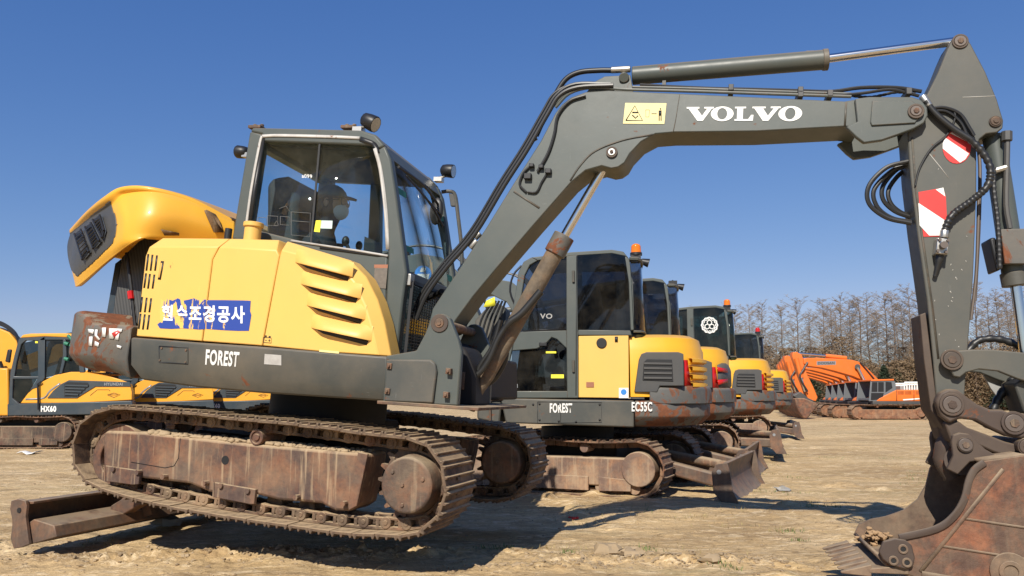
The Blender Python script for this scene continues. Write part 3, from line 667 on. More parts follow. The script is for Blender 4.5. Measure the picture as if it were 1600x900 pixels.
m = MB(); m.quad(FU.W(*[FU.loc(437, 282, YF - .1)[i] for i in range(3)]), FU.P(460, 292, YF - .1), FU.P(460, 302, YF - .1), FU.P(440, 292, YF - .1)); m.build('green_tape', GREEN, cabo, sharp=0)
g = MB(); xg = xb + 0.012
def GP(y, t): return FU.W(xb + (xc - xb) * t + 0.035, y, zb - 0.03 + (zc - zb + 0.03) * t)
for i in range(23):
    y = YC + 0.06 + 0.9 * i / 22; g.tube([GP(y, 0.03), GP(y, 0.98)], 0.0022 if i % 22 else 0.012, 4, 0)
for i in range(24):
    t = 0.04 + 0.94 * i / 23; g.tube([GP(YC + 0.06, t), GP(YC + 0.96, t)], 0.0022 if 0 < i < 23 else 0.014, 4, 0)
gd = g.build('front_guard', BLACK, cabo)
m = MB(); m.box(FU, xb + .0, xb + .035, YC + .03, YC + .09, zb - .07, zb + .0); m.build('guard_hinge', STEEL, gd, bevel=0.004)
m = MB(); m.xz(FU, [(xb - 0.02, zb - 0.04), (xc - 0.02, zc), (xc - 0.05, zc), (xb - 0.05, zb - 0.04)], YC + 0.07, YF - 0.07); m.build('lower_window', GLD, cabo)
decal('rating_plate', FU, SQ, [(583, 450), (603, 451), (606, 418), (586, 418)], YC, plain('worn_plate', (0.14, 0.12, 0.10), 0.6, 0, 0.4, 0, 60), cabo)
decal('rating_plate_header', FU, SQ, [(585, 419), (606, 419), (606.5, 413.5), (585, 413.5)], YC, plain('orange_plate', (0.32, 0.13, 0.07), 0.6), cabo)
# handrail and mirror on the far front corner
m = MB().tube([FU.P(690, 300, YF + .02), FU.P(702, 299, YF + .03), FU.P(711, 305, YF + .04), FU.P(716, 340, YF + .04), FU.P(721, 385, YF + .04), FU.P(722, 420, YF + .04)], 0.014, 8, 5); hr = m.build('handrail', GREYD, E)
m = MB().pp(FU, [(701, 302), (710, 303), (712, 322), (704, 322)], YF + .03, YF + .06); m.build('mirror', DGREY, E, bevel=0.004)
m = MB().ball(FU.P(682, 330, YF - .2), .05, .02, .10, FU); m.build('inner_mirror', BLACK, cabo)
def worklight(u, v, y, s=0.055, tilt=0.0, stem=None):
    p = FU.loc(u, v, y); T = Matrix.Translation(p) @ Matrix.Rotation(tilt, 4, 'Y'); m = MB()
    G = type('G', (), {})(); 
    def W(x, yy, z): return FU.M @ (T @ Vector((x, yy, z)))
    rows = []
    for xx, k in ((-s, .45), (-s * .7, .85), (0, 1), (s * .8, 1.05), (s, 1.0)):
        rows.append([W(xx, s * k * math.cos(a) * 1.15, s * k * math.sin(a)) for a in [math.pi * 2 * i / 12 for i in range(12)]])
    m.grid(rows, True); m.f.append(tuple(range(12)))
    o = m.build('work_light', BLACK, E, sharp=50)
    m = MB(); m.add([W(s * 1.01, s * .92 * math.cos(a) * 1.15, s * .92 * math.sin(a)) for a in [math.pi * 2 * i / 12 for i in range(12)]], [tuple(range(12))]); m.build('lens', LENS, o, sharp=0)
    if stem:
        m = MB(); m.tube([W(-s * .2, 0, -s * .8), FU.P(*stem, y)], 0.011, 6, 0); m.box(Fr(FU.P(*stem, y), 14, 4.3), -.03, .03, -.03, .03, -.03, .0); m.build('bracket', STEEL, o)
    return o
worklight(577, 190, YC + .05, .05, R(25), (561, 200)); worklight(699, 267, YF - .05, .048, R(5), (686, 278)); worklight(380, 238, YC + .2, .042, R(185), (388, 240))
m = MB()
for u in (405, 549):
    p = FU.loc(u, 199, YC + .1); m.box(FU, p.x - .05, p.x + .04, YC + .05, YC + .2, p.z - .02, p.z + .0); m.cyl(FU.W(p.x - .03, YC + .1, p.z), FU.W(p.x - .03, YC + .1, p.z + .02), .014, None, 6); m.cyl(FU.W(p.x + .02, YC + .1, p.z), FU.W(p.x + .02, YC + .1, p.z + .02), .014, None, 6)
m.each('roof_bracket', RUST, E, bevel=0.003)
# seat, console
m = MB().pp(FU, [(438, 300), (446, 288), (468, 285), (482, 292), (488, 310), (484, 330), (486, 420), (436, 420), (438, 340)], .52, .92, .7); seat = m.build('seat', DARKIN, E, bevel=0.05)
m = MB().pp(FU, [(430, 395), (545, 400), (545, 440), (430, 440)], 0.5, .95, .7); m.build('cushion', DARKIN, seat, bevel=0.03)
m = MB()
m.tube([FU.P(545, 420, .5), FU.P(546, 395, .5), FU.P(541, 380, .5)], [.012, .012], 8, 3); m.ball(FU.P(540, 377, .5), .025, .025, .035, FU)
m.tube([FU.P(560, 420, .98), FU.P(561, 390, .98)], .012, 8, 0); m.ball(FU.P(561, 384, .98), .025, .025, .035, FU)
m.pp(FU, [(575, 372), (590, 378), (592, 398), (573, 396)], .35, .45, .4); m.build('control_levers', BLACK, E)

# ---- boom
YB0, YB1 = 0.31, 0.56; YBC = (YB0 + YB1) / 2
bo = [(668, 512), (676, 482), (700, 446), (711, 430), (760, 355), (804, 284), (845, 220), (868, 176), (878, 163), (892, 152), (915, 143.5), (951, 141), (1062, 146), (1320, 158), (1338, 155), (1345, 200), (1320, 197.5), (1182, 205), (1054, 206.5), (1024, 209), (1002, 221), (984, 240), (976, 254), (966, 261), (955, 263), (940, 259), (915, 266), (893, 284), (835, 350), (775, 420), (740, 462), (712, 500), (702, 518), (684, 524)]
boom = MB().pp(FU, bo, YB0, YB1).build('boom', GREY, E, bevel=0.006)
g = MB(); strip(FU, [(1052, 206), (1056, 186), (1062, 147)], YB0, 0.004, 0.0015, g); strip(FU, [(891, 282), (907, 258), (930, 236), (973, 219), (1020, 210)], YB0, 0.008, 0.005, g, 5); strip(FU, [(803, 299), (843, 325)], YB0, 0.012, 0.003, g); strip(FU, [(1322, 160), (1320, 196)], YB0, 0.01, 0.005, g)
g.each('weld_seam', GREYD, boom, sharp=0)
decal('lettering', FU, slab_text(), [(1073, 189), (1252, 189), (1254.5, 166.5), (1073, 167.5)], YB0, WHITE, boom)
wst = decal('warning_sticker', FU, SQ, [(973.5, 193.5), (1038, 194), (1041.5, 161.5), (977, 161)], YB0, DECY, boom)
g = MB(); strip(FU, [(978, 188.5), (992, 165.5), (1004, 188.5), (978, 188.5)], YB0, 0.005, 0.0045, g); strip(FU, [(988, 176), (997, 176)], YB0, 0.008, 0.0045, g); strip(FU, [(988, 180), (993, 185), (997, 181)], YB0, 0.006, 0.0045, g)
strip(FU, [(1009, 172), (1015, 172), (1014, 183), (1009, 183), (1009, 172)], YB0, 0.0015, 0.0045, g); strip(FU, [(1018, 178), (1026, 178)], YB0, 0.003, 0.0045, g); strip(FU, [(1031.5, 173), (1031.5, 181)], YB0, 0.016, 0.0045, g); strip(FU, [(1030, 180), (1030, 189)], YB0, 0.005, 0.0045, g); strip(FU, [(1033, 180), (1033, 189)], YB0, 0.005, 0.0045, g); strip(FU, [(1032, 169.5), (1032, 171.5)], YB0, 0.007, 0.0045, g)
g.build('sticker_print', BLACK, wst, sharp=0)
# clevis at the boom end
cl = [(1336, 154), (1358, 151), (1425, 151), (1440, 156), (1449, 168), (1450, 180), (1444, 192), (1428, 201), (1404, 210), (1378, 219), (1350, 223), (1338, 214), (1322, 198), (1340, 190)]
m = MB().pp(FU, cl, YB0 - 0.035, YB0 - 0.0015); m.pp(FU, cl, YB1 + 0.0015, YB1 + 0.035, YB0 - .035); clv = m.each('boom_clevis', GREY, boom, bevel=0.006)
m = MB().pp(FU, [(1363, 157), (1425, 157), (1436, 165), (1440, 178), (1430, 192), (1362, 196), (1360, 190)], YB0 - 0.045, YB0 - 0.0355); m.build('clevis_plate', GREY, clv, bevel=0.004)
def pin(F, u, v, y0, r, parent, mat=STEEL, y1=None, ringr=None, name='pin'):
    p = F.loc(u, v, y0); m = MB(); m.cyl(F.W(p.x, y0 - 0.012, p.z), F.W(p.x, (y1 or y0 + 0.02), p.z), r, None, 20)
    o = m.build(name, mat, parent, bevel=0.003)
    m = MB(); m.cyl(F.W(p.x, y0 - .018, p.z), F.W(p.x, y0 - .012, p.z), r * .5, None, 6); m.build('pin_cap', RUST, o)
    if ringr: m = MB().ring(F.W(p.x, y0 - 0.008, p.z), F.W(p.x, y0 + .002, p.z), ringr, r * 1.02); m.build('collar', BROWNG, o, bevel=0.002)
    return o
pin(FU, 1431, 174, YB0 - 0.047, 0.028, boom, plain('dull_steel', (0.125, 0.10, 0.085), 0.5, 0.3), YB1 + .06, 0.04)
pin(FU, 956, 238, YB0 - .004, 0.022, boom, STEEL, None, 0.033)
pin(FU, 687, 505, -0.0, 0.026, boom, RUST, .6, 0.05)
# hoses and pipes along the boom
hs = MB()
for k, (dy, dn, r) in enumerate(((0.32, 2, .013), (0.36, 7, .012), (0.42, 3, .014), (0.47, 9, .010), (0.38, 12, .009))):
    pts = [(652, 500), (668, 462), (700, 418), (744, 366), (790, 290), (826, 234), (858, 178), (876, 150), (905, 137 if k != 1 else 134), (960, 134)]
    hs.tube([FU.P(u - dn * .8, v - dn * .35, dy) for u, v in pts], r, 8, 5)
hs.each('hydraulic_hose', RUBBER, boom)
m = MB().tube([FU.P(u, v, .44) for u, v in [(838, 212), (852, 180), (868, 148), (884, 124), (905, 113), (935, 110), (962, 110)]], .0165, 10, 6); m.each('hydraulic_hose', RUBBER, boom)
m = MB().tube([FU.P(u, v, .30) for u, v in [(840, 268), (856, 240), (866, 210), (872, 180), (890, 158), (915, 149)]], .009, 8, 5); m.tube([FU.P(u, v, .30) for u, v in [(822, 300), (812, 288), (818, 270), (830, 258)]], .007, 8, 5); m.tube([FU.P(u, v, .30) for u, v in [(824, 300), (838, 300), (846, 285), (854, 272)]], .006, 8, 5); m.each('thin_hose', RUBBER, boom)
m = MB()
for u, v, s in ((825, 276, .022), (857, 268, .018), (846, 261, .014), (831, 259, .014)): p = FU.loc(u, v, .3); m.box(FU, p.x - s, p.x + s, .28, .31, p.z - s * .8, p.z + s * .8)
m.each('hose_fitting', BLACK, boom, bevel=.004)
m = MB()
for (a, b) in (((828, 220), (838, 214)), ((735, 388), (745, 376)), ((742, 372), (750, 364)), ((955, 109.5), (985, 108)), ((718, 425), (726, 414))): m.cyl(FU.P(*a, .40), FU.P(*b, .40), .02, None, 10)
m.each('steel_fitting', STEEL, boom, bevel=.003)
for k, (y, dv) in enumerate(((.33, 0), (.37, -4), (.5, -2))):
    m = MB().tube([FU.P(u, v + dv, y) for u, v in [(868, 168), (890, 146), (925, 137), (980, 140), (1060, 142), (1180, 146), (1300, 150), (1330, 151)]], .009, 8, 4); m.each('steel_pipe', GREY, boom)
m = MB().tube([FU.P(u, v, .40) for u, v in [(1000, 133), (1100, 138), (1180, 140), (1250, 142), (1300, 143), (1345, 137), (1400, 137), (1440, 143)]], .011, 8, 4); m.tube([FU.P(u, v, .36) for u, v in [(1300, 150), (1345, 146), (1390, 140), (1420, 146), (1436, 150)]], .009, 8, 4); m.tube([FU.P(u, v, .45) for u, v in [(1320, 148), (1360, 152), (1400, 144), (1430, 147)]], .009, 8, 4, ribs=.008); m.each('hydraulic_hose', RUBBER, boom)
m = MB()
for u, v in ((1142, 140), (1250, 144), (1250, 150), (1418, 146), (1296, 149)): p = FU.loc(u, v, .36); m.box(FU, p.x - .014, p.x + .014, .32, .5, p.z - .018, p.z + .018)
m.each('pipe_clamp', DGREY, boom, bevel=.003)
# arm cylinder
acyl = MB().cyl(FU.P(988, 118.5, YBC), FU.P(1293, 93, YBC), .054, .0555, 28).build('arm_cylinder', GREY, E, bevel=.006)
MB().cyl(FU.P(1285, 93.8, YBC), FU.P(1294, 93, YBC), .060, None, 28).build('gland', GREYD, acyl, bevel=.004)
MB().cyl(FU.P(1290, 92, YBC), FU.P(1500, 64, YBC), .024, None, 20).build('rod', CHROME, acyl)
m = MB(); p = FU.loc(962, 120, YBC); m.pp(FU, [(915, 146), (928, 128), (945, 119), (985, 117), (990, 146)], YB0 + .04, YB0 + .07); m.pp(FU, [(915, 146), (928, 128), (945, 119), (985, 117), (990, 146)], YB1 - .07, YB1 - .04); m.cyl(FU.P(975, 121, YB0 + .02), FU.P(975, 121, YB1 - .02), .03); m.each('cylinder_bracket', GREY, boom, bevel=.004)
m = MB(); p = FU.loc(1265, 80, YBC); m.box(FU, p.x - .02, p.x + .02, YBC - .02, YBC + .02, p.z - .03, p.z - .005); p = FU.loc(1038, 128, YBC); m.box(FU, p.x - .01, p.x + .01, YBC - .02, YBC + .02, p.z - .03, p.z + .02); m.build('port', GREYD, acyl)
# boom cylinder
bcyl = MB().cyl(FU.P(765, 577, YBC), FU.P(881, 370, YBC), .050, .052, 24).build('boom_cylinder', CYLM, E, bevel=.005)
MB().cyl(FU.P(866, 397, YBC), FU.P(882, 368, YBC), .064, None, 24).build('gland', GREYR, bcyl, bevel=.005)
MB().cyl(FU.P(880, 372, YBC), FU.P(956, 240, YBC), .026, None, 20).build('rod', CHROME, bcyl)
m = MB().tube([FU.P(768, 570, YBC), FU.P(757, 592, YBC), FU.P(738, 618, YBC), FU.P(728, 636, YBC)], [.05, .045, .05, .06], 12, 4); m.build('cylinder_foot', CYLM, bcyl)
m = MB().tube([FU.P(u, v, .34) for u, v in [(845, 455), (815, 490), (795, 505), (778, 530), (765, 560), (750, 582), (732, 593)]], [.022, .022, .017, .017, .017, .017], 10, 4); m.each('hydraulic_hose', RUBBER, bcyl)
m = MB().tube([FU.P(u, v, .5) for u, v in [(792, 530), (790, 560), (778, 585), (762, 600), (735, 604)]], .017, 10, 4); m.tube([FU.P(u, v, .38) for u, v in [(782, 500), (770, 540), (750, 572), (745, 590)]], .014, 10, 4); m.each('hydraulic_hose', RUBBER, bcyl)
p = FU.loc(724, 595, .3); m = MB().box(FU, p.x - .012, p.x + .014, .27, .34, p.z - .05, p.z + .05); m.build('hose_manifold', RUST, bcyl, bevel=.003)
# boom mounting
bk = [(603, 556), (650, 548), (664, 521), (673, 499), (682, 491), (692, 490), (703, 497), (716, 530), (721, 548), (715, 634), (598, 628)]
m = MB().pp(FU, bk, 0.0, 0.045); m.pp(FU, bk, .62, .665, 0); mt_ = m.each('boom_bracket', GREY, E, bevel=.008)
m = MB().pp(FU, [(603, 562), (672, 562), (680, 568), (682, 580), (676, 630), (600, 627)], -0.022, -0.001); m.build('access_cover', GREYD, mt_, bevel=.008)
g = MB()
for u, v in ((609, 572), (606, 611), (701, 580), (697, 617)): p = FU.loc(u, v, -.022); g.box(FU, p.x - .014, p.x + .014, -.034, -.0, p.z - .016, p.z + .016); g.cyl(FU.W(p.x, -.045, p.z), FU.W(p.x, -.03, p.z), .009, None, 6)
g.each('cover_clips', RUST, mt_, bevel=.002)
m = MB().pp(FU, [(589, 626), (670, 631), (748, 637), (747, 642), (589, 631)], -0.03, 1.1); m.build('floor_plate', RUST, E, bevel=.003)
m = MB().pp(FU, [(700, 530), (728, 545), (742, 585), (742, 636), (690, 634)], .28, .60, .28); m.pp(FU, [(610, 545), (700, 545), (700, 626), (610, 626)], .70, 1.6, 0); m.build('swing_casting', GUARD, E, bevel=.02)
m = MB()
for k in range(7):
    random.seed(k); y = .60 + .05 * k
    m.tube([FU.P(655 + k * 2, 560, y), FU.P(640 + 2 * k, 520, y), FU.P(652 + k, 478, y), FU.P(690 + k, 455, y - .15)], .016, 8, 5)
m.each('hose_bundle', RUBBER, E)

# ---- stick (dipper arm)
YS0, YS1 = .335, .535; YSC = YBC
st = [(1487, 62), (1492, 56), (1500, 53), (1510, 57), (1518, 70), (1540, 112), (1558, 155), (1568, 188), (1567, 200), (1558, 207), (1541, 209), (1531, 217), (1526, 232), (1526, 300), (1521, 430), (1516, 500), (1511, 560), (1507, 625), (1500, 640), (1487, 646), (1475, 640), (1463, 622), (1458, 560), (1449, 470), (1433, 360), (1423, 277), (1418, 205), (1440, 160), (1449, 146), (1466, 112), (1478, 82)]
stick = MB().pp(FU, st, YS0, YS1).build('stick', STICKG, E, bevel=.006)
g = MB().pp(FU, [(1438, 492), (1447, 488), (1456, 560), (1464, 625), (1482, 668), (1476, 672), (1455, 640), (1444, 560)], YS0 + .006, YS1 - .006, YS0); g.build('wear_bar', BROWNG, stick, bevel=.004)
g = MB(); strip(FU, [(1425, 215), (1431, 300), (1441, 370), (1457, 480), (1466, 560)], YS0, .01, .004, g); g.each('weld_seam', GREYD, stick, sharp=0)
rr_ = decal('round_reflector', FU, disc_uv(), [(1472.5, 256), (1517, 256), (1517, 204), (1472.5, 204)], YS0, RED, stick)
g = MB()
for uv in ([(1473, 232), (1473, 224), (1477, 215), (1514, 240), (1508, 249), (1500, 254)], [(1484, 208), (1494, 204.5), (1504, 206), (1512, 213), (1516, 224)]):
    L = [FU.P(u, v, YS0 - .0045) for u, v in uv]; g.add(L, [tuple(range(len(L)))])
g.each('white_stripe', WHITE, rr_, sharp=0)
g = MB(); L = [FU.P(u, v, YS0 - .003) for u, v in [(1435, 300), (1464, 295), (1474, 294), (1478, 308), (1480, 352), (1475, 369), (1440, 370)]]; g.add(L, [tuple(range(7))]); r2 = g.build('reflector_panel', RED, stick, sharp=0)
g = MB()
for uv in ([(1435, 317), (1479, 346), (1476, 368), (1452, 368), (1437, 352)], [(1462, 296), (1474, 293), (1477, 307)]):
    L = [FU.P(u, v, YS0 - .0045) for u, v in uv]; g.add(L, [tuple(range(len(L)))])
g.each('white_stripe', WHITE, r2, sharp=0)
g = MB(); strip(FU, [(1504, 152), (1555, 150)], YS0, .003, .001, g); strip(FU, [(1452, 240), (1470, 262), (1482, 278)], YS0, .003, .001, g)
random.seed(11)
for i in range(26):
    u = random.uniform(1450, 1510); v = random.uniform(395, 560) if random.random() < .7 else random.uniform(230, 395)
    if u > 1440 + (v - 200) * .06: strip(FU, [(u, v), (u + random.uniform(-1.5, 2.5), v + random.uniform(.8, 3))], YS0, random.uniform(.002, .005), .001, g)
g.each('scratches', plain('bare_scratch', (0.42, 0.40, 0.36), 0.6), stick, sharp=0)
pin(FU, 1500, 65, YS0, .03, stick, plain('dull_steel', (0.125, 0.10, 0.085), 0.5, 0.3), YS1 + .02, .04)
pin(FU, 1555, 190, YS0 - .002, .024, stick, RUST, YS1 + .02, .03)
# corrugated hose, valve and loops on the stick
m = MB().tube([FU.P(u, v, YS0 - .03) for u, v in [(1446, 158), (1462, 178), (1488, 200), (1516, 218)]], .017, 10, 5); m.tube([FU.P(u, v, YS0 - .04) for u, v in [(1516, 218), (1535, 238), (1547, 262), (1543, 290), (1520, 312), (1490, 334), (1479, 352), (1476, 366)]], .019, 10, 8, ribs=.006); m.build('armoured_hose', RUBBER, stick)
m = MB().cyl(FU.P(1441, 150, YS0 - .025), FU.P(1452, 166, YS0 - .028), .02, None, 10); m.cyl(FU.P(1476, 360, YS0 - .04), FU.P(1475, 372, YS0 - .04), .022, None, 10); m.each('hose_coupling', STEEL, stick, bevel=.003)
m = MB().pp(FU, [(1465, 371), (1484, 373), (1481, 398), (1462, 396)], YS0 - .07, YS0 - .001); vb = m.build('valve_block', STEEL, stick, bevel=.005)
g = MB()
for u, v in ((1468, 375), (1481, 376), (1478, 394), (1465, 392)): p = FU.loc(u, v, YS0 - .07); bolt(FU, p.x, YS0 - .07, p.z, .009, .012, g)
p = FU.loc(1473, 384, YS0 - .07); g.cyl(FU.W(p.x, YS0 - .1, p.z), FU.W(p.x, YS0 - .07, p.z), .018, None, 12); g.each('valve_bolts', plain('dull_steel', (0.125, 0.10, 0.085), 0.5, 0.3), vb)
m = MB().tube([FU.P(1469, 397, YS0 - .03), FU.P(1466, 412, YS0 - .03), FU.P(1461, 432, YS0 - .02)], [.02, .014, .011], 10, 3); m.build('hose_end', RUBBER, vb)
for k, pts in enumerate(([(1420, 252), (1385, 262), (1358, 290), (1358, 318), (1385, 340), (1424, 349)], [(1420, 254), (1392, 268), (1366, 296), (1370, 322), (1392, 340), (1424, 347)], [(1420, 258), (1400, 266), (1380, 290), (1380, 312), (1398, 330), (1424, 340)], [(1420, 262), (1402, 276), (1388, 298), (1392, 318), (1408, 332), (1424, 336)])):
    m = MB().tube([FU.P(u, v, YS0 + .03 + .04 * k) for u, v in pts], .012, 8, 8); m.build('hose_loop', RUBBER, stick)
m = MB().tube([FU.P(u, v, YS0 - .012) for u, v in [(1430, 290), (1437, 262), (1455, 232), (1480, 210), (1492, 185), (1490, 172)]], .005, 6, 5); m.tube([FU.P(u, v, YS0 - .014) for u, v in [(1450, 170), (1475, 168), (1500, 178), (1515, 200), (1522, 212)]], .009, 8, 5); m.tube([FU.P(u, v, YS0 - .014) for u, v in [(1452, 174), (1478, 174), (1500, 190), (1512, 212)]], .007, 8, 5); m.each('thin_hose', RUBBER, stick)
m = MB(); m.tube([FU.P(u, v, YSC) for u, v in [(1527, 220), (1531, 260), (1530, 340), (1526, 420), (1523, 470)]], .009, 8, 4); m.tube([FU.P(u, v, YSC - .04) for u, v in [(1529, 300), (1528, 360), (1525, 430), (1517, 500)]], .008, 8, 4); m.each('steel_pipe', plain('dull_steel', (0.125, 0.10, 0.085), 0.5, 0.3), stick)
# bucket cylinder
ccyl = MB().cyl(FU.P(1552, 212, YSC), FU.P(1587, 446, YSC), .052, .056, 24).build('bucket_cylinder', GREY, E, bevel=.005)
MB().cyl(FU.P(1584, 426, YSC), FU.P(1588, 447, YSC), .064, None, 24).build('gland', GREYD, ccyl, bevel=.004)
MB().cyl(FU.P(1587, 445, YSC), FU.P(1607, 590, YSC), .026, None, 20).build('rod', CHROME, ccyl)
m = MB().tube([FU.P(u, v, YSC - .08) for u, v in [(1574, 212), (1573, 260), (1572, 320), (1578, 357)]], .014, 8, 3); m.each('steel_pipe', DGREY, ccyl)
m = MB().tube([FU.P(u, v, YSC - .09) for u, v in [(1552, 262), (1553, 300), (1559, 350), (1562, 420)]], .013, 8, 5, ribs=.008); m.build('armoured_hose', RUBBER, ccyl)
m = MB(); m.cyl(FU.P(1551, 268, YSC - .08), FU.P(1572, 262, YSC - .08), .016, None, 8); m.build('hose_clamp', STEEL, ccyl)
m = MB().cyl(FU.P(1573, 206, YSC - .08), FU.P(1573, 220, YSC - .08), .026, None, 8); m.build('pipe_nut', DGREY, ccyl)
m = MB().pp(FU, [(1564, 358), (1600, 357), (1640, 360), (1640, 412), (1570, 412)], YSC - .10, YSC - .06); m.build('side_guard', GREYR, ccyl, bevel=.004)
m = MB().pp(FU, [(1546, 372), (1556, 370), (1566, 420), (1558, 424)], YSC - .07, YSC + .07); m.build('cylinder_guard', BLACK, ccyl, bevel=.01)
# linkage
lk = [(1484, 575), (1484, 556), (1494, 548), (1520, 546), (1550, 546), (1600, 551), (1640, 560), (1660, 575), (1655, 598), (1635, 606), (1590, 592), (1560, 580), (1530, 577), (1510, 582), (1500, 590), (1490, 588)]
m = MB().pp(FU, lk, YS0 - .045, YS0 - .012); m.pp(FU, lk, YS1 + .012, YS1 + .045, YS0 - .045); lnk = m.each('link_arm', STICKG, E, bevel=.006)
pin(FU, 1487, 562, YS0 - .05, .04, lnk, plain('dull_brown_steel', (0.10, 0.08, 0.065), 0.5, 0.5), YS1 + .06, .052)
lk2 = [(1462, 627), (1468, 614), (1482, 607), (1497, 609), (1510, 619), (1528, 632), (1548, 640), (1566, 640), (1575, 644), (1600, 646), (1618, 652), (1615, 680), (1597, 686), (1574, 682), (1548, 670), (1524, 657), (1500, 654), (1484, 662), (1470, 650)]
m = MB().pp(FU, lk2, YS0 - .075, YS0 - .012); l2_ = m.build('coupler_link', BROWNG, E, bevel=.012)
pin(FU, 1487, 632, YS0 - .08, .042, l2_, plain('dull_steel', (0.125, 0.10, 0.085), 0.5, 0.3), YS1 + .06, .056); pin(FU, 1584, 661, YS0 - .08, .042, l2_, plain('dull_steel', (0.125, 0.10, 0.085), 0.5, 0.3), YS1 + .06, .056)
m = MB().pp(FU, [(1476, 660), (1498, 658), (1512, 668), (1540, 678), (1570, 690), (1610, 700), (1612, 716), (1580, 716), (1550, 706), (1528, 696), (1505, 700), (1486, 690)], YS0 - .05, YS1 + .05, YS0 - .05); hit = m.build('quick_hitch', BROWNG, E, bevel=.01)
m = MB(); m.tube([FU.P(u, v, YS0 + .1) for u, v in [(1478, 655), (1484, 690), (1474, 715), (1490, 745)]], [.05, .06, .05, .05], 12, 4); m.cyl(FU.P(1500, 720, YS0), FU.P(1500, 720, YS1), .07); m.build('hitch_hook', BROWNG, hit)
m = MB(); m.tube([FU.P(u, v, YS1 + .0) for u, v in [(1513, 548), (1530, 532), (1560, 530), (1590, 540), (1612, 556)]], .02, 10, 6, ribs=.01); m.tube([FU.P(u, v, YS1 - .04) for u, v in [(1552, 640), (1565, 615), (1590, 585), (1605, 570)]], .022, 10, 6, ribs=.01); m.each('hitch_hose', RUBBER, hit)
m = MB().pp(FU, [(1533, 578), (1566, 580), (1572, 600), (1560, 622), (1548, 606)], YS1 + .05, YS1 + .07, YS1 + .05); m.build('far_plate', plain('pale_grey_metal', (0.34, 0.34, 0.33), 0.5, 0.3), hit)
m = MB().pp(FU, [(1585, 600), (1600, 590), (1660, 600), (1660, 660), (1600, 645)], YS0, YS1, YS0); m.build('hitch_block', GREYD, hit, bevel=.01)
# bucket
YK0, YK1 = .12, .74
prof = [(1536, 721), (1520, 732), (1510, 750), (1503, 780), (1488, 806), (1462, 826), (1430, 837), (1402, 842), (1380, 852), (1373, 868), (1390, 888), (1440, 905), (1520, 920), (1610, 925), (1690, 895), (1740, 835), (1735, 770), (1690, 728), (1600, 712)]
m = MB().pp(FU, prof, YK0, YK0 + .02); bucket = m.build('bucket', BUCK, E, bevel=.003)
m = MB().pp(FU, prof, YK1 - .02, YK1, YK0); m.build('far_side_plate', BUCKIN, bucket)
shell = MB(); L = [FU.loc(u, v, YK0) for u, v in prof[9:] + [prof[0]]]
shell.grid([[FU.W(p.x, YK0 + .004, p.z) for p in L], [FU.W(p.x, YK1 - .004, p.z) for p in L]]); shell.build('bucket_shell', BUCKIN, bucket, solid=.016, sharp=60)
g = MB(); strip(FU, [(1538, 722), (1522, 734), (1513, 752), (1506, 780), (1490, 806), (1462, 826), (1404, 840)], YK0, .032, .012, g, 4); g.build('side_rim', BROWNG, bucket, sharp=0, bevel=.004)
g = MB(); strip(FU, [(1567, 733), (1505, 810), (1470, 853), (1438, 893)], YK0, .016, .005, g); strip(FU, [(1505, 810), (1600, 824), (1650, 832)], YK0, .010, .004, g); strip(FU, [(1470, 853), (1600, 873), (1650, 880)], YK0, .010, .004, g); strip(FU, [(1440, 897), (1500, 907), (1600, 914)], YK0, .03, .008, g); g.each('stiffener_ribs', BUCKIN, bucket, sharp=0)
scp = [(1373, 862), (1380, 846), (1398, 841), (1415, 844), (1425, 852), (1430, 872), (1427, 886), (1415, 890), (1392, 884), (1379, 874)]
sc_ = MB().pp(FU, scp, YK0 - .03, YK0 - .0125).build('side_cutter', BROWNG, bucket, bevel=.006)
for u, v in ((1411, 858), (1396, 876), (1417, 879)):
    p = FU.loc(u, v, YK0 - .03); MB().ring(FU.W(p.x, YK0 - .036, p.z), FU.W(p.x, YK0 - .02, p.z), .022, .012).build('bolt_boss', BUCKIN, sc_, bevel=.002)
    MB().cyl(FU.W(p.x, YK0 - .032, p.z), FU.W(p.x, YK0 - .02, p.z), .012, None, 12).build('bolt_hole', BLACK, sc_)
p = FU.loc(1578, 893, YK0); m = MB().cyl(FU.W(p.x, YK0 - .012, p.z), FU.W(p.x, YK0, p.z), .085, None, 24); m.ring(FU.W(p.x, YK0 - .02, p.z), FU.W(p.x, YK0, p.z), .05, .03); m.build('wear_boss', BUCKIN, bucket, bevel=.003)
lp = FU.loc(1376, 868, YK0); xl, zl = lp.x, lp.z
m = MB().xz(FU, [(xl + .12, zl - .03), (xl - .05, zl - .065), (xl - .05, zl - .085), (xl + .12, zl - .07)], YK0 - .01, YK1 + .01); lip = m.build('lip', BUCKIN, bucket, bevel=.004)
for i in range(7):
    y = YK0 + .01 + i * .098; tt = MB()
    a0, a1 = xl - .04, xl - .17; tt.prism([FU.W(a0, y - .02, zl - .045), FU.W(a0, y + .05, zl - .045), FU.W(a0, y + .05, zl - .10), FU.W(a0, y - .02, zl - .10)], [FU.W(a1, y + .002, zl - .098), FU.W(a1, y + .028, zl - .098), FU.W(a1, y + .028, zl - .106), FU.W(a1, y + .002, zl - .106)])
    tt.build('tooth', BUCKIN, lip, bevel=.004)
m = MB(); random.seed(14)
for i in range(90): m.ball(FU.P(random.gauss(1366, 11), random.gauss(838, 5), YK1 - random.uniform(-.01, .14)), random.uniform(.005, .02), random.uniform(.005, .02), random.uniform(.004, .010), FU, 8, .9)
kind(m.build('dried_mud', plain('dried_mud', (0.34, 0.22, 0.12), 0.9, 0, .3), bucket, sharp=0), 'stuff')
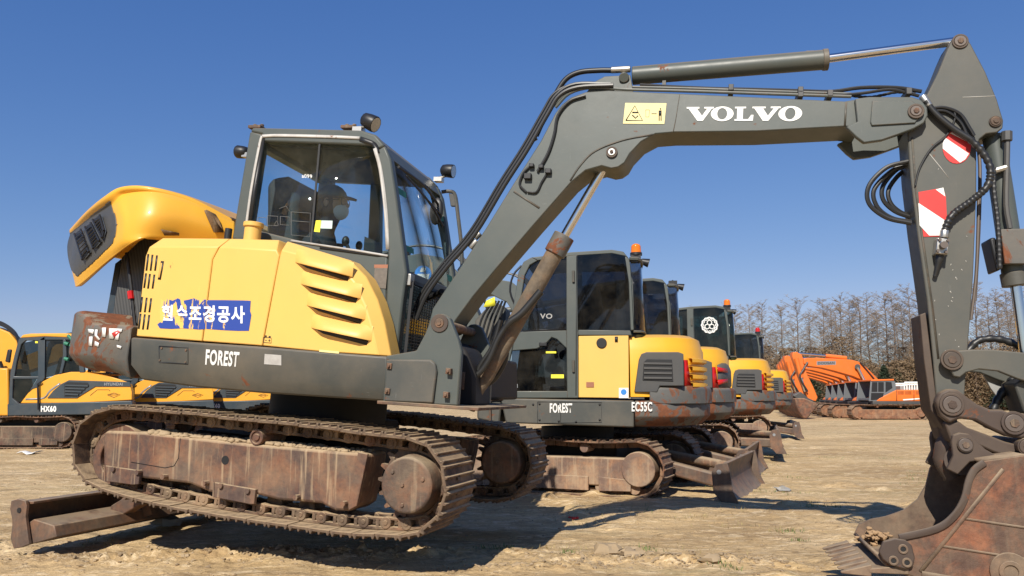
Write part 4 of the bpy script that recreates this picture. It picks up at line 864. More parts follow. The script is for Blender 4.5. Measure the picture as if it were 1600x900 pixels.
ear = [(1487, 690), (1489, 680), (1500, 676), (1514, 678), (1526, 689), (1540, 702), (1556, 711), (1600, 716), (1640, 716), (1640, 770), (1604, 775), (1595, 745), (1567, 732), (1536, 719), (1516, 722), (1497, 742), (1480, 733), (1490, 712)]
m = MB().pp(FU, ear, YS0 - .10, YS0 - .07); m.pp(FU, ear, YS1 + .07, YS1 + .10, YS0 - .10); er = m.each('bucket_ear', BROWNG, bucket, bevel=.006)
pin(FU, 1508, 695, YS0 - .105, .032, er, plain('dull_steel', (0.125, 0.10, 0.085), 0.5, 0.3), YS1 + .1, .036); pin(FU, 1604, 698, YS0 - .105, .034, er, BROWNG, YS1 + .1, .04); pin(FU, 1604, 732, YS0 - .105, .034, er, BROWNG, YS1 + .1, .04)

# ---- undercarriage
def closed_path(F, uv): return [(p.x, p.z) for p in (F.loc(u, v, 0) for u, v in uv)]
def resample(pts, n):
    pts = [Vector((a, b)) for a, b in pts]; pts.append(pts[0]); L = [0]
    for a, b in zip(pts, pts[1:]): L.append(L[-1] + (b - a).length)
    T = L[-1]; out = []
    for i in range(n):
        s = T * i / n; k = max(j for j in range(len(L)) if L[j] <= s + 1e-9); k = min(k, len(pts) - 2)
        out.append(pts[k].lerp(pts[k + 1], (s - L[k]) / max(1e-9, L[k + 1] - L[k])))
    return out, T
PATH = closed_path(FL, [(172, 637), (230, 640), (300, 646), (360, 652.5), (420, 658), (500, 667), (580, 678), (630, 683), (662, 692), (684, 711), (694, 737), (697, 764), (692, 792), (678, 815), (655, 834), (636, 840), (580, 837), (520, 833), (440, 822), (360, 810), (290, 798), (225, 785), (165, 768), (136, 756), (119, 738), (111, 713), (114, 682), (124, 660), (143, 644)])
def smooth_closed(p):
    q = catmull([Vector((a, b, 0)) for a, b in p[-3:] + p + p[:3]], 5); k = 15
    return [(v.x, v.y) for v in q[k:-(k + 1)]]
PTS, PER = resample(smooth_closed(PATH), 42); PITCHT = PER / 42
def track_part(F, PTS, y0, wd, parent, shoe_mat, chain_mat, random_seed=1, shoes=True):
    n = len(PTS); inv = rootinv(parent); pt = PER / n; ch = MB(); ms = []
    for i in range(n):
        a, b = PTS[i], PTS[(i + 1) % n]; t = (b - a).normalized(); nn = Vector((-t.y, t.x)); c = (a + b) / 2
        M = F.M @ Matrix(((t.x, 0, nn.x, c.x), (0, 1, 0, y0), (t.y, 0, nn.y, c.y), (0, 0, 0, 1)))
        G = type('g', (), {})(); ms.append(M)
        h = pt / 2
        for yy in (wd * .30, wd * .62):
            V = lambda x, y, z: M @ Vector((x, y, z))
            for pr_ in ([(-h * 1.05, -.030), (h * 1.1, -.030), (h * 1.0, -.012), (-h, -.012)], [(-h * .9, -.062), (h * .95, -.066), (h * .95, -.084), (h * .3, -.078), (-h * .3, -.078), (-h * .9, -.078)], [(-h * .45, -.066), (-h * .15, -.066), (-h * .15, -.028), (-h * .45, -.028)]):
                ch.prism([V(x, yy, z) for x, z in pr_], [V(x, yy + .035, z) for x, z in pr_])
            ch.cyl(V(h * .92, yy - .006, -.050), V(h * .92, yy + .045, -.050), .033, None, 12)
            ch.cyl(V(h * .92, yy - .010, -.050), V(h * .92, yy, -.050), .015, None, 10)
            ch.cyl(V(-h * .8, yy + .004, -.050), V(-h * .8, yy + .04, -.050), .026, None, 10)
            ch.cyl(V(h * .25, yy + .05, -.022), V(h * .25, yy + .07, -.022), .013, None, 6)
    track = ch.build('track', chain_mat, parent, bevel=.003)
    h = PER / n / 2; s = MB(); I = Fr(Vector((0, 0, 0)), 0)
    prof_ = [(-h * .98, -.012), (h * .98, -.012), (h * 1.05, .002), (h * .92, .004), (h * .82, .020), (h * .70, .020), (h * .62, .004), (h * .12, .004), (h * .05, .018), (-h * .07, .018), (-h * .14, .004), (-h * .68, .004), (-h * .76, .017), (-h * .90, .017), (-h * .98, .002)]
    N_ = 5; base = MB()
    rows = [[Vector((x, wd * k / N_, z)) for x, z in prof_] for k in range(N_ + 1)]
    base.grid(rows, True); q = len(prof_); base.f.append(tuple(range(q))); base.f.append(tuple(range(N_ * q, N_ * q + q)))
    proto = base.build('track_shoe', shoe_mat, None, bevel=.002, sharp=40); random.seed(random_seed)
    for i in range(n):
        o = proto if i == 0 else proto.copy()
        if i: C.objects.link(o)
        o.parent = track
        o.matrix_basis = inv @ ms[i] @ Matrix.Translation((random.uniform(-.002, .002), random.uniform(-.006, .006), random.uniform(-.003, .003))) @ Matrix.Rotation(random.uniform(-.02, .02), 4, 'Y')
    return track
WT = 0.40
tA = track_part(FL, PTS, 0, WT, E, TRK, TRK, 1); tB = track_part(FL, PTS, 1.52, WT, E, TRK, TRK, 2)
# side frames, guards, sprocket, final drive, idler, rollers
sfp = [(166, 680), (170, 673), (228, 675), (300, 683), (390, 693), (568, 708), (577, 710), (573, 735), (560, 790), (547, 798), (526, 797), (505, 786), (470, 783), (440, 781), (404, 772), (385, 775), (330, 768), (300, 755), (230, 747), (166, 737)]
for base, nm in ((0.0, 'near'), (1.52, 'far')):
    m = MB().pp(FL, sfp, .10, .30); L = [FL.loc(u, v, .10) for u, v in sfp]
    m = MB().prism([FL.W(p.x, base + .075, p.z) for p in L], [FL.W(p.x, base + .32, p.z) for p in L]); sf = m.build('side_frame', TFRM, E, bevel=.02)
    def lx(uv, y=.075): return [FL.loc(u, v, y) for u, v in uv]
    def plate(uv, y0, y1, name, mat, par, bev=.004):
        q = lx(uv); return MB().prism([FL.W(p.x, base + y0, p.z) for p in q], [FL.W(p.x, base + y1, p.z) for p in q]).build(name, mat, par, bevel=bev)
    for uv in ([(168, 727), (223, 735), (221, 756), (212, 757), (168, 751)], [(338, 753), (403, 764), (401, 787), (394, 787), (337, 776)]):
        gp_ = plate(uv, .050, .0745, 'chain_guard', TFRM, sf); plate([uv[0], (uv[0][0] + 2, uv[0][1]), (uv[-1][0] + 2, uv[-1][1] + 0), uv[-1]], .046, .05, 'guard_edge', TFRM, gp_, 0)
    plate([(562, 706), (577, 709), (560, 790), (547, 797), (548, 780)], .055, .0745, 'end_plate', TFRM, sf)
    g = MB(); strip(FL, [(282, 685), (279, 716), (272, 728), (258, 731), (205, 722)], .075 if base == 0 else .075, .004, .002, g)
    if base == 0: g.build('panel_seam', BLACK, sf, sharp=0)
    g = MB()
    for u, v in ((178, 733), (216, 738), (256, 745), (320, 755), (346, 759), (388, 767), (463, 777), (537, 787)):
        p = FL.loc(u, v, .05); g.cyl(FL.W(p.x, base + .035, p.z), FL.W(p.x, base + .08, p.z), .016, .014, 8)
    g.each('frame_bolts', TFRM, sf)
    p = FL.loc(352, 719, .075); MB().cyl(FL.W(p.x, base + .0735, p.z), FL.W(p.x, base + .08, p.z), .026, None, 20).build('frame_hole', BLACK, sf)
    p = FL.loc(628, 757, .02); cx_, cz_ = p.x + .03, p.z
    m = MB(); T_ = 19; P_ = []
    for i in range(T_):
        for da, r_ in ((0, .205), (.11, .205), (.16, .243), (.22, .243), (.28, .205)):
            a = 2 * math.pi * i / T_ + da; P_.append((cx_ + r_ * math.cos(a), cz_ + r_ * math.sin(a)))
    m.xz(FL, P_, base + .15, base + .19); spk = m.build('sprocket', RUST, E)
    m = MB().cyl(FL.W(cx_, base + .005, cz_), FL.W(cx_, base + .17, cz_), .148, .165, 36); fd = m.build('final_drive', RUST, E, bevel=.012)
    g = MB()
    for a in range(3): bolt(FL, cx_ + .105 * math.cos(a * 2.1 + .4), base + .004, cz_ + .105 * math.sin(a * 2.1 + .4), .012, .008, g)
    for a in range(10): bolt(FL, cx_ + .19 * math.cos(a * .63), base + .15, cz_ + .19 * math.sin(a * .63), .011, .01, g)
    bolt(FL, cx_ - .02, base + .004, cz_, .012, .008, g); g.each('drive_bolts', RUST, fd)
    m = MB().cyl(FL.W(cx_, base + .17, cz_), FL.W(cx_, base + .34, cz_), .19, None, 30); m.build('drive_housing', TFRM, fd, bevel=.02)
    p = FL.loc(197, 712, .2); ix, iz = p.x, p.z - .01
    m = MB(); m.ring(FL.W(ix, base + .13, iz), FL.W(ix, base + .28, iz), .215, .15, 30); m.cyl(FL.W(ix, base + .15, iz), FL.W(ix, base + .26, iz), .16, None, 24); m.ring(FL.W(ix, base + .10, iz), FL.W(ix, base + .14, iz), .17, .11, 30); m.build('idler', TFRM, E, bevel=.006)
    p = FL.loc(405, 683, .1); m = MB().cyl(FL.W(p.x, base + .08, p.z), FL.W(p.x, base + .3, p.z), .046, .05, 20); m.ring(FL.W(p.x, base + .07, p.z), FL.W(p.x, base + .09, p.z), .046, .034); m.cyl(FL.W(p.x, base + .07, p.z), FL.W(p.x, base + .09, p.z), .02); m.build('carrier_roller', TFRM, E, bevel=.003)
    g = MB()
    for u, v in ((215, 766), (260, 773), (305, 783), (372, 793), (430, 797), (480, 806), (530, 809)): p = FL.loc(u, v - 14, .2); g.cyl(FL.W(p.x, base + .19, p.z), FL.W(p.x, base + .31, p.z), .055, None, 16)
    g.each('track_rollers', TRK, sf, bevel=.006)
# heaps of dry soil on top of the near side frame
random.seed(8); m = MB()
for i in range(420):
    t = random.random() ** 0.9; u = 232 + (562 - 232) * t; v = 675.5 + (707 - 675.5) * t
    r_ = random.uniform(.005, .016) * (1.25 - .6 * t); y = random.uniform(.09, .26); p = FL.loc(u, v, .075)
    m.ball(FL.W(p.x, y, p.z - .004), r_ * 1.8, r_ * 1.4, r_, None, 8, .9)
kind(m.build('soil_on_frame', plain('dry_soil', (0.37, 0.275, 0.17), .95, 0, .2), E, sharp=0), 'stuff')
zs = FL.loc(360, 640, 0).z
m = MB(); m.box(FL, -1.95, -.75, .36, 1.6, -.12, .12); m.box(FL, -1.7, -.95, .6, 1.3, .1, .24); m.cyl(FL.W(-1.33, .95, .2), FL.W(-1.33, .95, .38), .40, None, 30); m.build('car_body', GUARD, E, bevel=.02)
m = MB(); m.cyl(FL.W(-1.33, .95, .26), FL.W(-1.33, .95, .44), .40, None, 36); m.build('swing_bearing', GUARD, E, bevel=.01)
# dozer blade with arms
bp_ = [(20, 782), (31, 779), (42, 782), (44, 790), (42, 806), (45, 830), (48, 850), (36, 855), (24, 857), (19, 842), (22, 815), (18, 795)]
BY0, BY1 = 0.0, 1.92
L0 = [FL.loc(u, v, 0) for u, v in bp_]
def bprism(uv, y0, y1): q = [FL.loc(u, v, 0) for u, v in uv]; return MB().prism([FL.W(p.x, y0, p.z) for p in q], [FL.W(p.x, y1, p.z) for p in q])
blade = bprism([(22, 784), (29, 784), (24, 800), (23, 820), (27, 840), (33, 853), (26, 855), (17, 840), (14, 818), (16, 800)], BY0 + .02, BY1 - .02).build('dozer_blade', BLADE, E, bevel=.004)
for y in (BY0 - .012, BY1 - .012): bprism(bp_, y, y + .024).build('end_plate', BLADE, blade, bevel=.004)
m = bprism([(24, 784), (48, 784), (48, 788), (26, 790)], BY0 + .02, BY1 - .02); m.build('top_flange', BLADE, blade, bevel=.003)
m = bprism([(28, 826), (48, 812), (80, 822), (84, 840), (50, 850), (30, 853)], BY0 + .02, BY1 - .02); m.build('box_beam', BLADE, blade, bevel=.006)
p = FL.loc(33, 797, 0); MB().cyl(FL.W(p.x, -.016, p.z), FL.W(p.x, -.008, p.z), .017, None, 16).build('eye_hole', BLACK, blade)
m = bprism([(30, 786), (90, 800), (96, 830), (34, 850)], .74, .78); m.build('rib', BLADE, blade); m = bprism([(30, 786), (90, 800), (96, 830), (34, 850)], 1.14, 1.18); m.build('rib', BLADE, blade)
pz = FL.loc(60, 825, 0)
for y in (.62, 1.30):
    m = MB().xz(FL, [(pz.x - .02, pz.z - .06), (pz.x - .02, pz.z + .06), (-1.9, .06), (-1.9, -.08)], y - .05, y + .05); m.build('blade_arm', BLADE, E, bevel=.01)
m = MB().cyl(FL.W(pz.x, .96, pz.z + .06), FL.W(-1.9, .96, .1), .06, .06, 16); m.build('blade_cylinder', RUST, E)

# ---- the operator in the cab
def skin_mesh(name, J, Ed, mat, parent, root=0, sub=2):
    inv = rootinv(parent)
    me = bpy.data.meshes.new(name); me.from_pydata([inv @ Vector(p) for p, r in J], Ed, []); o = bpy.data.objects.new(name, me); C.objects.link(o)
    md = o.modifiers.new('s', 'SKIN'); md.use_smooth_shade = True
    if not me.skin_vertices: return o
    for i, (p, r) in enumerate(J): me.skin_vertices[0].data[i].radius = (r, r) if isinstance(r, float) else r
    me.skin_vertices[0].data[root].use_root = True
    q = o.modifiers.new('b', 'SUBSURF'); q.levels = sub; q.render_levels = sub
    dg = bpy.context.evaluated_depsgraph_get(); nm = bpy.data.meshes.new_from_object(o.evaluated_get(dg))
    o.modifiers.clear(); o.data = nm; bpy.data.meshes.remove(me); nm.materials.clear(); nm.materials.append(mat); nm.polygons.foreach_set('use_smooth', [True] * len(nm.polygons))
    if parent is not o: o.parent = parent
    return o
def V(u, v, y): return FU.P(u, v, y)
HM = FU.M.copy()
hd = FU.loc(518, 322, .74)
PM = Matrix.Translation(FU.W(hd.x - .10, .74, hd.z - .74)) @ FU.M.to_3x3().to_4x4()
PR = thing('person', 'person in dark jacket, dark cap, glasses and white face mask seated inside the cab', 'person', PM)
def q(x, y, z): return PM @ Vector((x, y, z))
J = [(q(0, 0, .0), .15), (q(.01, 0, .16), .14), (q(.03, 0, .34), .155), (q(.05, 0, .47), .12), (q(.07, 0, .56), .058), (q(.10, 0, .66), .075), (q(.11, 0, .76), .098), (q(.10, 0, .84), .07)]
Ed = [(i, i + 1) for i in range(7)]
for s in (-1, 1):
    k = len(J); J += [(q(.06, s * .18, .44), .062), (q(.14, s * .24, .20), .047), (q(.36, s * .20, .12), .036), (q(.42, s * .19, .13), .03)]
    Ed += [(3, k), (k, k + 1), (k + 1, k + 2), (k + 2, k + 3)]
    for f, (dy, ln) in enumerate(((-.028, .05), (-.010, .06), (.009, .057), (.026, .045))):
        j = len(J); J += [(q(.455, s * .19 + dy, .125), .010), (q(.455 + ln * .6, s * .19 + dy, .11), .009), (q(.455 + ln * .7, s * .19 + dy, .08), .008)]; Ed += [(k + 3, j), (j, j + 1), (j + 1, j + 2)]
    j = len(J); J += [(q(.43, s * .155, .13), .011), (q(.455, s * .145, .11), .009)]; Ed += [(k + 3, j), (j, j + 1)]
    k = len(J); J += [(q(.10, s * .10, -.02), .095), (q(.46, s * .13, -.02), .065), (q(.52, s * .13, -.36), .045), (q(.62, s * .13, -.42), .04)]
    Ed += [(0, k), (k, k + 1), (k + 1, k + 2), (k + 2, k + 3)]
body = skin_mesh('body', J, Ed, JACKET, PR)
m = MB().ball(q(.115, 0, .755), .098, .078, .118, FU, 18); m.ball(q(.213, 0, .745), .018, .014, .02, FU, 8); m.ball(q(.10, -.08, .75), .02, .012, .032, FU, 8); m.ball(q(.10, .08, .75), .02, .012, .032, FU, 8); m.build('head', SKIN_, PR, sharp=0)
m = MB().ball(q(.165, 0, .705), .062, .066, .062, FU, 16); m.build('face_mask', MASKW, PR, sharp=0)
m = MB().ball(q(.095, 0, .79), .112, .092, .10, FU, 18, 0, -.1); m.xy(FU, [], 0, 0) if False else None; m.build('cap', JACKET, PR, sharp=0)
m = MB(); c_ = q(.21, 0, .80); m.prism([q(.17, -.06, .80), q(.26, -.045, .785), q(.285, 0, .78), q(.26, .045, .785), q(.17, .06, .80)], [q(.17, -.06, .81), q(.26, -.045, .795), q(.285, 0, .79), q(.26, .045, .795), q(.17, .06, .81)]); m.build('cap_peak', JACKET, PR)
m = MB(); m.tube([q(.10, -.088, .765), q(.19, -.075, .768)], .004, 5, 0); m.tube([q(.10, .088, .765), q(.19, .075, .768)], .004, 5, 0)
for s in (-1, 1): m.ring(q(.20, s * .036, .765), q(.204, s * .036, .765), .028, .024, 14)
m.build('glasses', BLACK, PR)
m = MB().ball(q(.06, 0, .74), .075, .08, .09, FU, 14); m.build('hair', BLACK, PR, sharp=0)

# ================================================================ helpers for the machines further off
def tail(F, x0, ext, y0, wd, prof, pw=0.75, n=12, back=0.3):
    """rounded tail of a machine: prof = [(z, inset), ...] swept round a plan curve"""
    m = MB(); rows = []
    for i in range(n + 1):
        a = math.pi * i / n
        x = x0 + ext * math.sin(a) ** pw; y = y0 + wd / 2 - wd / 2 * math.copysign(abs(math.cos(a)) ** 0.8, math.cos(a)); row = []
        cx, cy = x0, y0 + wd / 2
        for z, ins in prof:
            d = max(0.05, math.hypot(x - cx, y - cy)); k = min(.95, ins / d); row.append(F.W(x + (cx - x) * k, y + (cy - y) * k, z))
        rows.append(row)
    m.grid(rows); q = len(prof); m.f.append(tuple(range(q))); m.f.append(tuple(range(len(m.v) - q, len(m.v)))); return m
def stadium(Lh, H, n=44, sag=.02):
    r = H / 2; P = []
    for i in range(9): a = R(-90 + 180 * i / 8); P.append((-r + r * math.cos(a), r + r * math.sin(a)))
    P = P[::-1]; 
    bot = [(-r - (Lh - 2 * r) * t / 8, 0.0) for t in range(1, 8)]
    for i in range(9): a = R(270 - 180 * i / 8); P2 = (-(Lh - r) + r * math.cos(a), r + r * math.sin(a)); bot.append(P2)
    top = [(-(Lh - r) + (Lh - 2 * r) * t / 8, H - sag * math.sin(math.pi * (t % 4) / 4)) for t in range(1, 8)]
    pts, T = resample(P + bot + top, n); return pts, T
def far_track(F, Lh, H, wd, y0, parent, mat, n=40, fmat=None, name='track'):
    pts, T = stadium(Lh, H, n); m = MB()
    for i in range(n):
        a, b = pts[i], pts[(i + 1) % n]; t = (b - a).normalized(); nn = Vector((-t.y, t.x)); c = (a + b) / 2; h = T / n * .5
        def V_(x, y, z): p = c + t * x + nn * z; return F.W(p.x, y, p.y)
        pr = [(-h * .97, -.012), (h * .97, -.012), (h * .97, .0), (h * .85, .022), (h * .68, .022), (h * .6, .002), (-.3 * h, .002), (-.4 * h, .018), (-.55 * h, .018), (-.62 * h, .002), (-h * .97, .002)]
        j = random.uniform(-.006, .006)
        m.prism([V_(x, y0 + j, z) for x, z in pr], [V_(x, y0 + wd + j, z) for x, z in pr])
        m.prism([V_(x, y0 + wd * .36, z) for x, z in [(-h * .9, -.07), (h * .7, -.07), (h, -.012), (-h, -.012)]], [V_(x, y0 + wd * .64, z) for x, z in [(-h * .9, -.07), (h * .7, -.07), (h, -.012), (-h, -.012)]])
    t_ = m.build(name, mat, parent); fm = fmat or mat; r = H / 2
    m = MB().xz(F, [(-Lh + r * 1.1, .10), (-r * 1.25, .10), (-r * 1.0, .20), (-r * 1.0, H * .62), (-r * 1.4, H * .68), (-Lh + r * 1.4, H * .68), (-Lh + r * 1.0, H * .6), (-Lh + r * .9, .2)], y0 + .07, y0 + wd - .08)
    sf = m.build('side_frame', fm, parent, bevel=.015)
    MB().xz(F, [(-Lh + r * 1.5, .05), (-r * 2.9, .05), (-r * 2.9, .19), (-Lh + r * 1.5, .19)], y0 + .045, y0 + .069).build('chain_guard', fm, sf, bevel=.004)
    MB().xz(F, [(-r * 2.5, .05), (-r * 1.3, .06), (-r * 1.3, .17), (-r * 2.5, .19)], y0 + .045, y0 + .069).build('chain_guard', fm, sf, bevel=.004)
    MB().cyl(F.W(-r, y0 + .03, r), F.W(-r, y0 + wd - .05, r), r * .62, None, 24).build('final_drive', fm, parent, bevel=.01)
    MB().cyl(F.W(-Lh + r, y0 + .08, r), F.W(-Lh + r, y0 + wd - .08, r), r * .78, None, 24).build('idler', fm, parent, bevel=.01)
    g = MB()
    for k in range(2): x = -Lh * (.35 + .3 * k); g.cyl(F.W(x, y0 + .06, H - .085), F.W(x, y0 + wd - .1, H - .085), .045, None, 12)
    for k in range(6): x = -r * 1.2 - (Lh - 2.4 * r) * k / 5; g.cyl(F.W(x, y0 + .09, .085), F.W(x, y0 + wd - .1, .085), .06, None, 12)
    g.each('rollers', fm, sf); return t_
def lamp(F, p, r, parent, mat, name='beacon'):
    m = MB().cyl(p, p + F.D(0, 0, r * .5), r * 1.15, None, 16); o = m.build(name, BLACK, parent)
    m = MB().cyl(p + F.D(0, 0, r * .5), p + F.D(0, 0, r * 1.7), r, r * .92, 16); m.ball(p + F.D(0, 0, r * 1.7), r * .92, r * .92, r * .6, F, 14); m.build('dome', mat, o); return o
def small_lamp(F, p, s, parent, dx=1):
    m = MB().cyl(p, p + F.D(s * 1.6 * dx, 0, -s * .5), s * .6, s, 12); o = m.build('work_light', BLACK, parent, bevel=.004)
    MB().cyl(p + F.D(s * 1.6 * dx, 0, -s * .5), p + F.D(s * 1.66 * dx, 0, -s * .52), s * .9, None, 12).build('lens', LENS, o)

# ================================================================ the yellow and grey excavators parked in a row behind
F2 = Fr(on_depth(900, 625, 7.9), 8)
L2 = Fr(on_depth(1040, 774, 7.7) * 1, 25)
L2.M.translation.z = 0.0; L2.I = L2.M.inverted()
TAILX = F2.loc(1108, 640, .9).x
GREEN_GL = glass('green_cab_glass', (0.36, 0.46, 0.44))
def row_excavator(label, FU_, FL_, o):
    base = FU_.M.translation.copy(); base.z = 0
    X = thing('excavator', label, 'excavator', Matrix.Translation(base) @ Matrix.Rotation(-R(o.get('yaw', 8)), 4, 'Z'), 'yellow and grey excavators parked in a row behind')
    P = lambda uv, y0, y1, name, mat, par=X, bevel=.006, yref=None: MB().pp(FU_, uv, y0, y1, yref).build(name, mat, par, bevel=bevel)
    body = o.get('body', YELB)
    # skirt
    sk = P([(782, 622), (991, 626), (991, 668), (790, 661)], 0, 1.85, 'turntable_frame', GREYD, X, .015)
    P([(746, 600), (786, 600), (781, 662), (745, 655)], .02, 1.8, 'front_frame', GREYD, X, .02)
    if o.get('text'):
        decal('lettering', FU_, text2d('FOREST', .035), [(859, 645), (894, 645), (894, 630), (859, 630)], 0, WORNW, sk)
    g = MB()
    for q in ([(840, 628), (876, 628), (876, 661), (840, 661), (840, 628)], [(876, 628), (940, 629), (940, 660), (876, 661)]): strip(FU_, q, 0, .006, .002, g)
    for u, v in ((843, 631), (873, 631), (843, 656), (873, 658), (900, 659), (937, 656), (937, 632), (833, 632)): p = FU_.loc(u, v, 0); bolt(FU_, p.x, 0, p.z, .012, .008, g)
    g.build('inspection_covers', BLACK, sk, sharp=0)
    xc = FU_.loc(992, 640, 0).x; ext = TAILX - xc
    z = lambda v: FU_.loc(1030, v, .3).z
    m = tail(FU_, xc, ext, -.01, 1.87, [(z(624) if False else z(628), .3), (z(626), .02), (z(632), -.0), (z(650), .0), (z(664), .10), (z(667), .35)])
    cw = m.build('counterweight', o.get('cw', GREYR), X, bevel=.012, sharp=50)
    m = tail(FU_, xc + .15, ext - .13, .0, 1.85, [(z(603), .3), (z(603), .03), (z(608), .0), (z(630), .0)]); m.build('counterweight_top', o.get('cw', GREYR), cw, bevel=.01, sharp=50)
    if o.get('text'):
        decal('lettering', FU_, text2d('EC55C', .03), [(987, 643), (1019, 643), (1019, 628), (987, 628)], -.012, WORNW, cw)
    # rear hood
    xh_ = FU_.loc(984, 560, 0).x
    hood = tail(FU_, xh_, FU_.loc(1097, 560, .9).x - xh_, .02, 1.81, [(z(524), .6), (z(524.5), .12), (z(530), .04), (z(542), .02), (z(549), .0), (z(620), .0)], pw=.62).build('rear_hood', body, X, bevel=.004, sharp=45)
    # dark side insert and louvre
    ins = [(991, 613), (998, 562), (1002, 553), (1010, 550), (1060, 550), (1068, 553), (1069, 603), (1031, 603), (1027, 613)]
    pz_ = P(ins, .0, .06, 'side_insert', DGREY, hood, .008)
    # keep the insert on the surface of the curved hood
    for vtx in pz_.data.vertices:
        pass
    g = MB()
    lv = P([(1004, 594), (1006, 566), (1011, 561), (1050, 562), (1052, 596)], -.008, .0, 'louvre', BLACK, pz_, .003)
    for k in range(4): v = 568 + 7.5 * k; strip(FU_, [(1006, v), (1050, v + .6)], -.008, .02, .012, g)
    g.each('louvre_slats', DGREY, lv, bevel=.003)
    # lamp and rear slats on the rounded corner
    def on_tail(v, a, off=.012, ex=FU_.loc(1097, 560, .9).x - xh_, pw=.62):
        x = xh_ + ex * math.sin(a) ** pw; y = .02 + .905 - .905 * math.cos(a) ** .8
        return FU_.W(x + off, y - off * 1.2, z(v))
    m = MB(); m.quad(on_tail(603, .52), on_tail(603, .66), on_tail(564, .60), on_tail(564, .48)); m.build('tail_lamp', REDL, hood, solid=.02)
    if o.get('plain_tail'):
        m = MB(); m.grid([[on_tail(a, q_, .014), on_tail(b, q_, .014)] for q_, a, b in ((.66, 606, 560), (.8, 608, 556), (.95, 608, 556), (1.1, 606, 560), (1.25, 600, 566), (1.4, 598, 570))]); m.build('tail_panel', DGREY, hood, solid=.01)
        m = MB(); m.quad(on_tail(572, .62, .03), on_tail(574, .95, .03), on_tail(567, .95, .03), on_tail(564, .62, .03)); m.quad(on_tail(598, .62, .03), on_tail(592, .95, .03), on_tail(586, .95, .03), on_tail(588, .62, .03)); m.each('chevron_lamp', REDL, hood, solid=.01)
    for k in range(0 if o.get('plain_tail') else 5):
        v = 560 + 12.5 * k; g = MB(); aa = [.66, .8, .95, 1.1, 1.25]
        g.grid([[on_tail(v, a, .0), on_tail(v + 2, a, .035), on_tail(v + 7, a, .035), on_tail(v + 9.5, a, .0)] for a in aa]); g.build('rear_slat', body, hood)
    if o.get('sticker'):
        m = MB(); m.quad(on_tail(601, .36), on_tail(601, .5), on_tail(584, .5), on_tail(584, .36)); m.build('yellow_sticker', STKY, hood, solid=.004)
    # yellow side door
    dp = P([(904, 525), (982, 524), (983, 622), (904, 621)], .004, .5, 'side_door', o.get('door', YELP), X, .006)
    p = FU_.loc(940, 536, 0); MB().cyl(FU_.W(p.x, -.01, p.z), FU_.W(p.x, .02, p.z), .052, .056, 20).build('filler_cap', BLACK, dp, bevel=.004)
    g = MB(); strip(FU_, [(963, 526), (963, 534)], .0, .03, .006, g); g.build('latch', BLACK, dp, sharp=0)
    decal('sticker', FU_, SQ, [(967, 622), (982, 622), (982, 606), (967, 606)], 0, WHITE, dp); decal('sticker_mark', FU_, disc_uv(), [(970, 617), (979, 617), (979, 608), (970, 608)], -.003, BLUES, dp)
    decal('plate', FU_, SQ, [(916, 605), (928, 605), (928, 597), (916, 597)], 0, plain('orange_plate'), dp)
    # cab
    Y1 = 1.0
    C_ = MB()
    for y0, y1 in ((0, .06), (Y1 - .06, Y1)):
        C_.pp(FU_, [(784, 622), (790, 565), (799, 500), (812, 425), (820, 408), (830, 402), (848, 401), (892, 396), (956, 391), (975, 394), (983, 404), (988, 440), (991, 516), (984, 524), (904, 524), (904, 622)], y0, y1, 0) if False else None
        C_.pp(FU_, [(784, 622), (790, 565), (799, 500), (810, 425), (818, 409), (830, 402), (840, 407), (828, 414), (820, 430), (812, 480), (806, 518), (797, 560), (793, 612)], y0, y1, 0)
        C_.pp(FU_, [(830, 402), (848, 400), (892, 394), (956, 390), (974, 393), (983, 404), (976, 400), (956, 396), (892, 400), (848, 406), (840, 407)], y0, y1, 0)
        C_.pp(FU_, [(885, 400), (892, 399), (902, 398), (903, 520), (904, 622), (886, 622), (885, 520)], y0, y1, 0)
        C_.pp(FU_, [(806, 518), (885, 516), (886, 545), (870, 530), (862, 527), (850, 540), (838, 545), (800, 548)], y0, y1, 0)
        C_.pp(FU_, [(784, 611), (887, 611), (887, 622), (784, 622)], y0, y1, 0)
        C_.pp(FU_, [(903, 515), (985, 516), (987, 524), (903, 524)], y0, y1, 0)
        C_.pp(FU_, [(976, 400), (983, 404), (989, 440), (992, 516), (985, 516), (982, 440)], y0, y1, 0)
    C_.pp(FU_, [(884, 401), (902, 399), (902, 405), (884, 407)], .06, Y1 - .06, 0); C_.pp(FU_, [(786, 613), (800, 613), (800, 620), (786, 620)], .06, Y1 - .06, 0)
    cab = C_.build('cab', o.get('cabmat', GREY), X, bevel=.008)
    P([(820, 411), (830, 403), (892, 396), (956, 391), (974, 394), (981, 402), (892, 403), (835, 408)], .06, Y1 - .06, 'cab_roof', o.get('cabmat', GREY), cab, .006, 0)
    P([(903, 522), (985, 522), (985, 525), (903, 525)], .06, Y1 - .06, 'cab_deck', GREY, cab, 0, 0)
    P([(784, 612), (900, 612), (900, 624), (784, 624)], .06, Y1 - .06, 'cab_floor', DARKIN, cab, 0, 0)
    gl = o.get('glass', GLD)
    P([(822, 420), (840, 404), (887, 400), (886, 517), (806, 519)], .035, .040, 'door_window', gl, cab, 0, 0)
    P([(793, 612), (800, 545), (850, 530), (887, 530), (887, 612)], .030, .035, 'lower_window', gl, cab, 0, 0)
    P([(902, 396), (956, 394), (978, 399), (984, 440), (987, 518), (902, 518)], .002, .007, 'side_window', gl, cab, 0, 0)
    P([(822, 420), (840, 404), (887, 400), (886, 517), (806, 519)], Y1 - .04, Y1 - .035, 'far_window', gl, cab, 0, 0); P([(902, 396), (956, 394), (978, 399), (984, 440), (987, 518), (902, 518)], Y1 - .04, Y1 - .035, 'far_window', gl, cab, 0, 0)
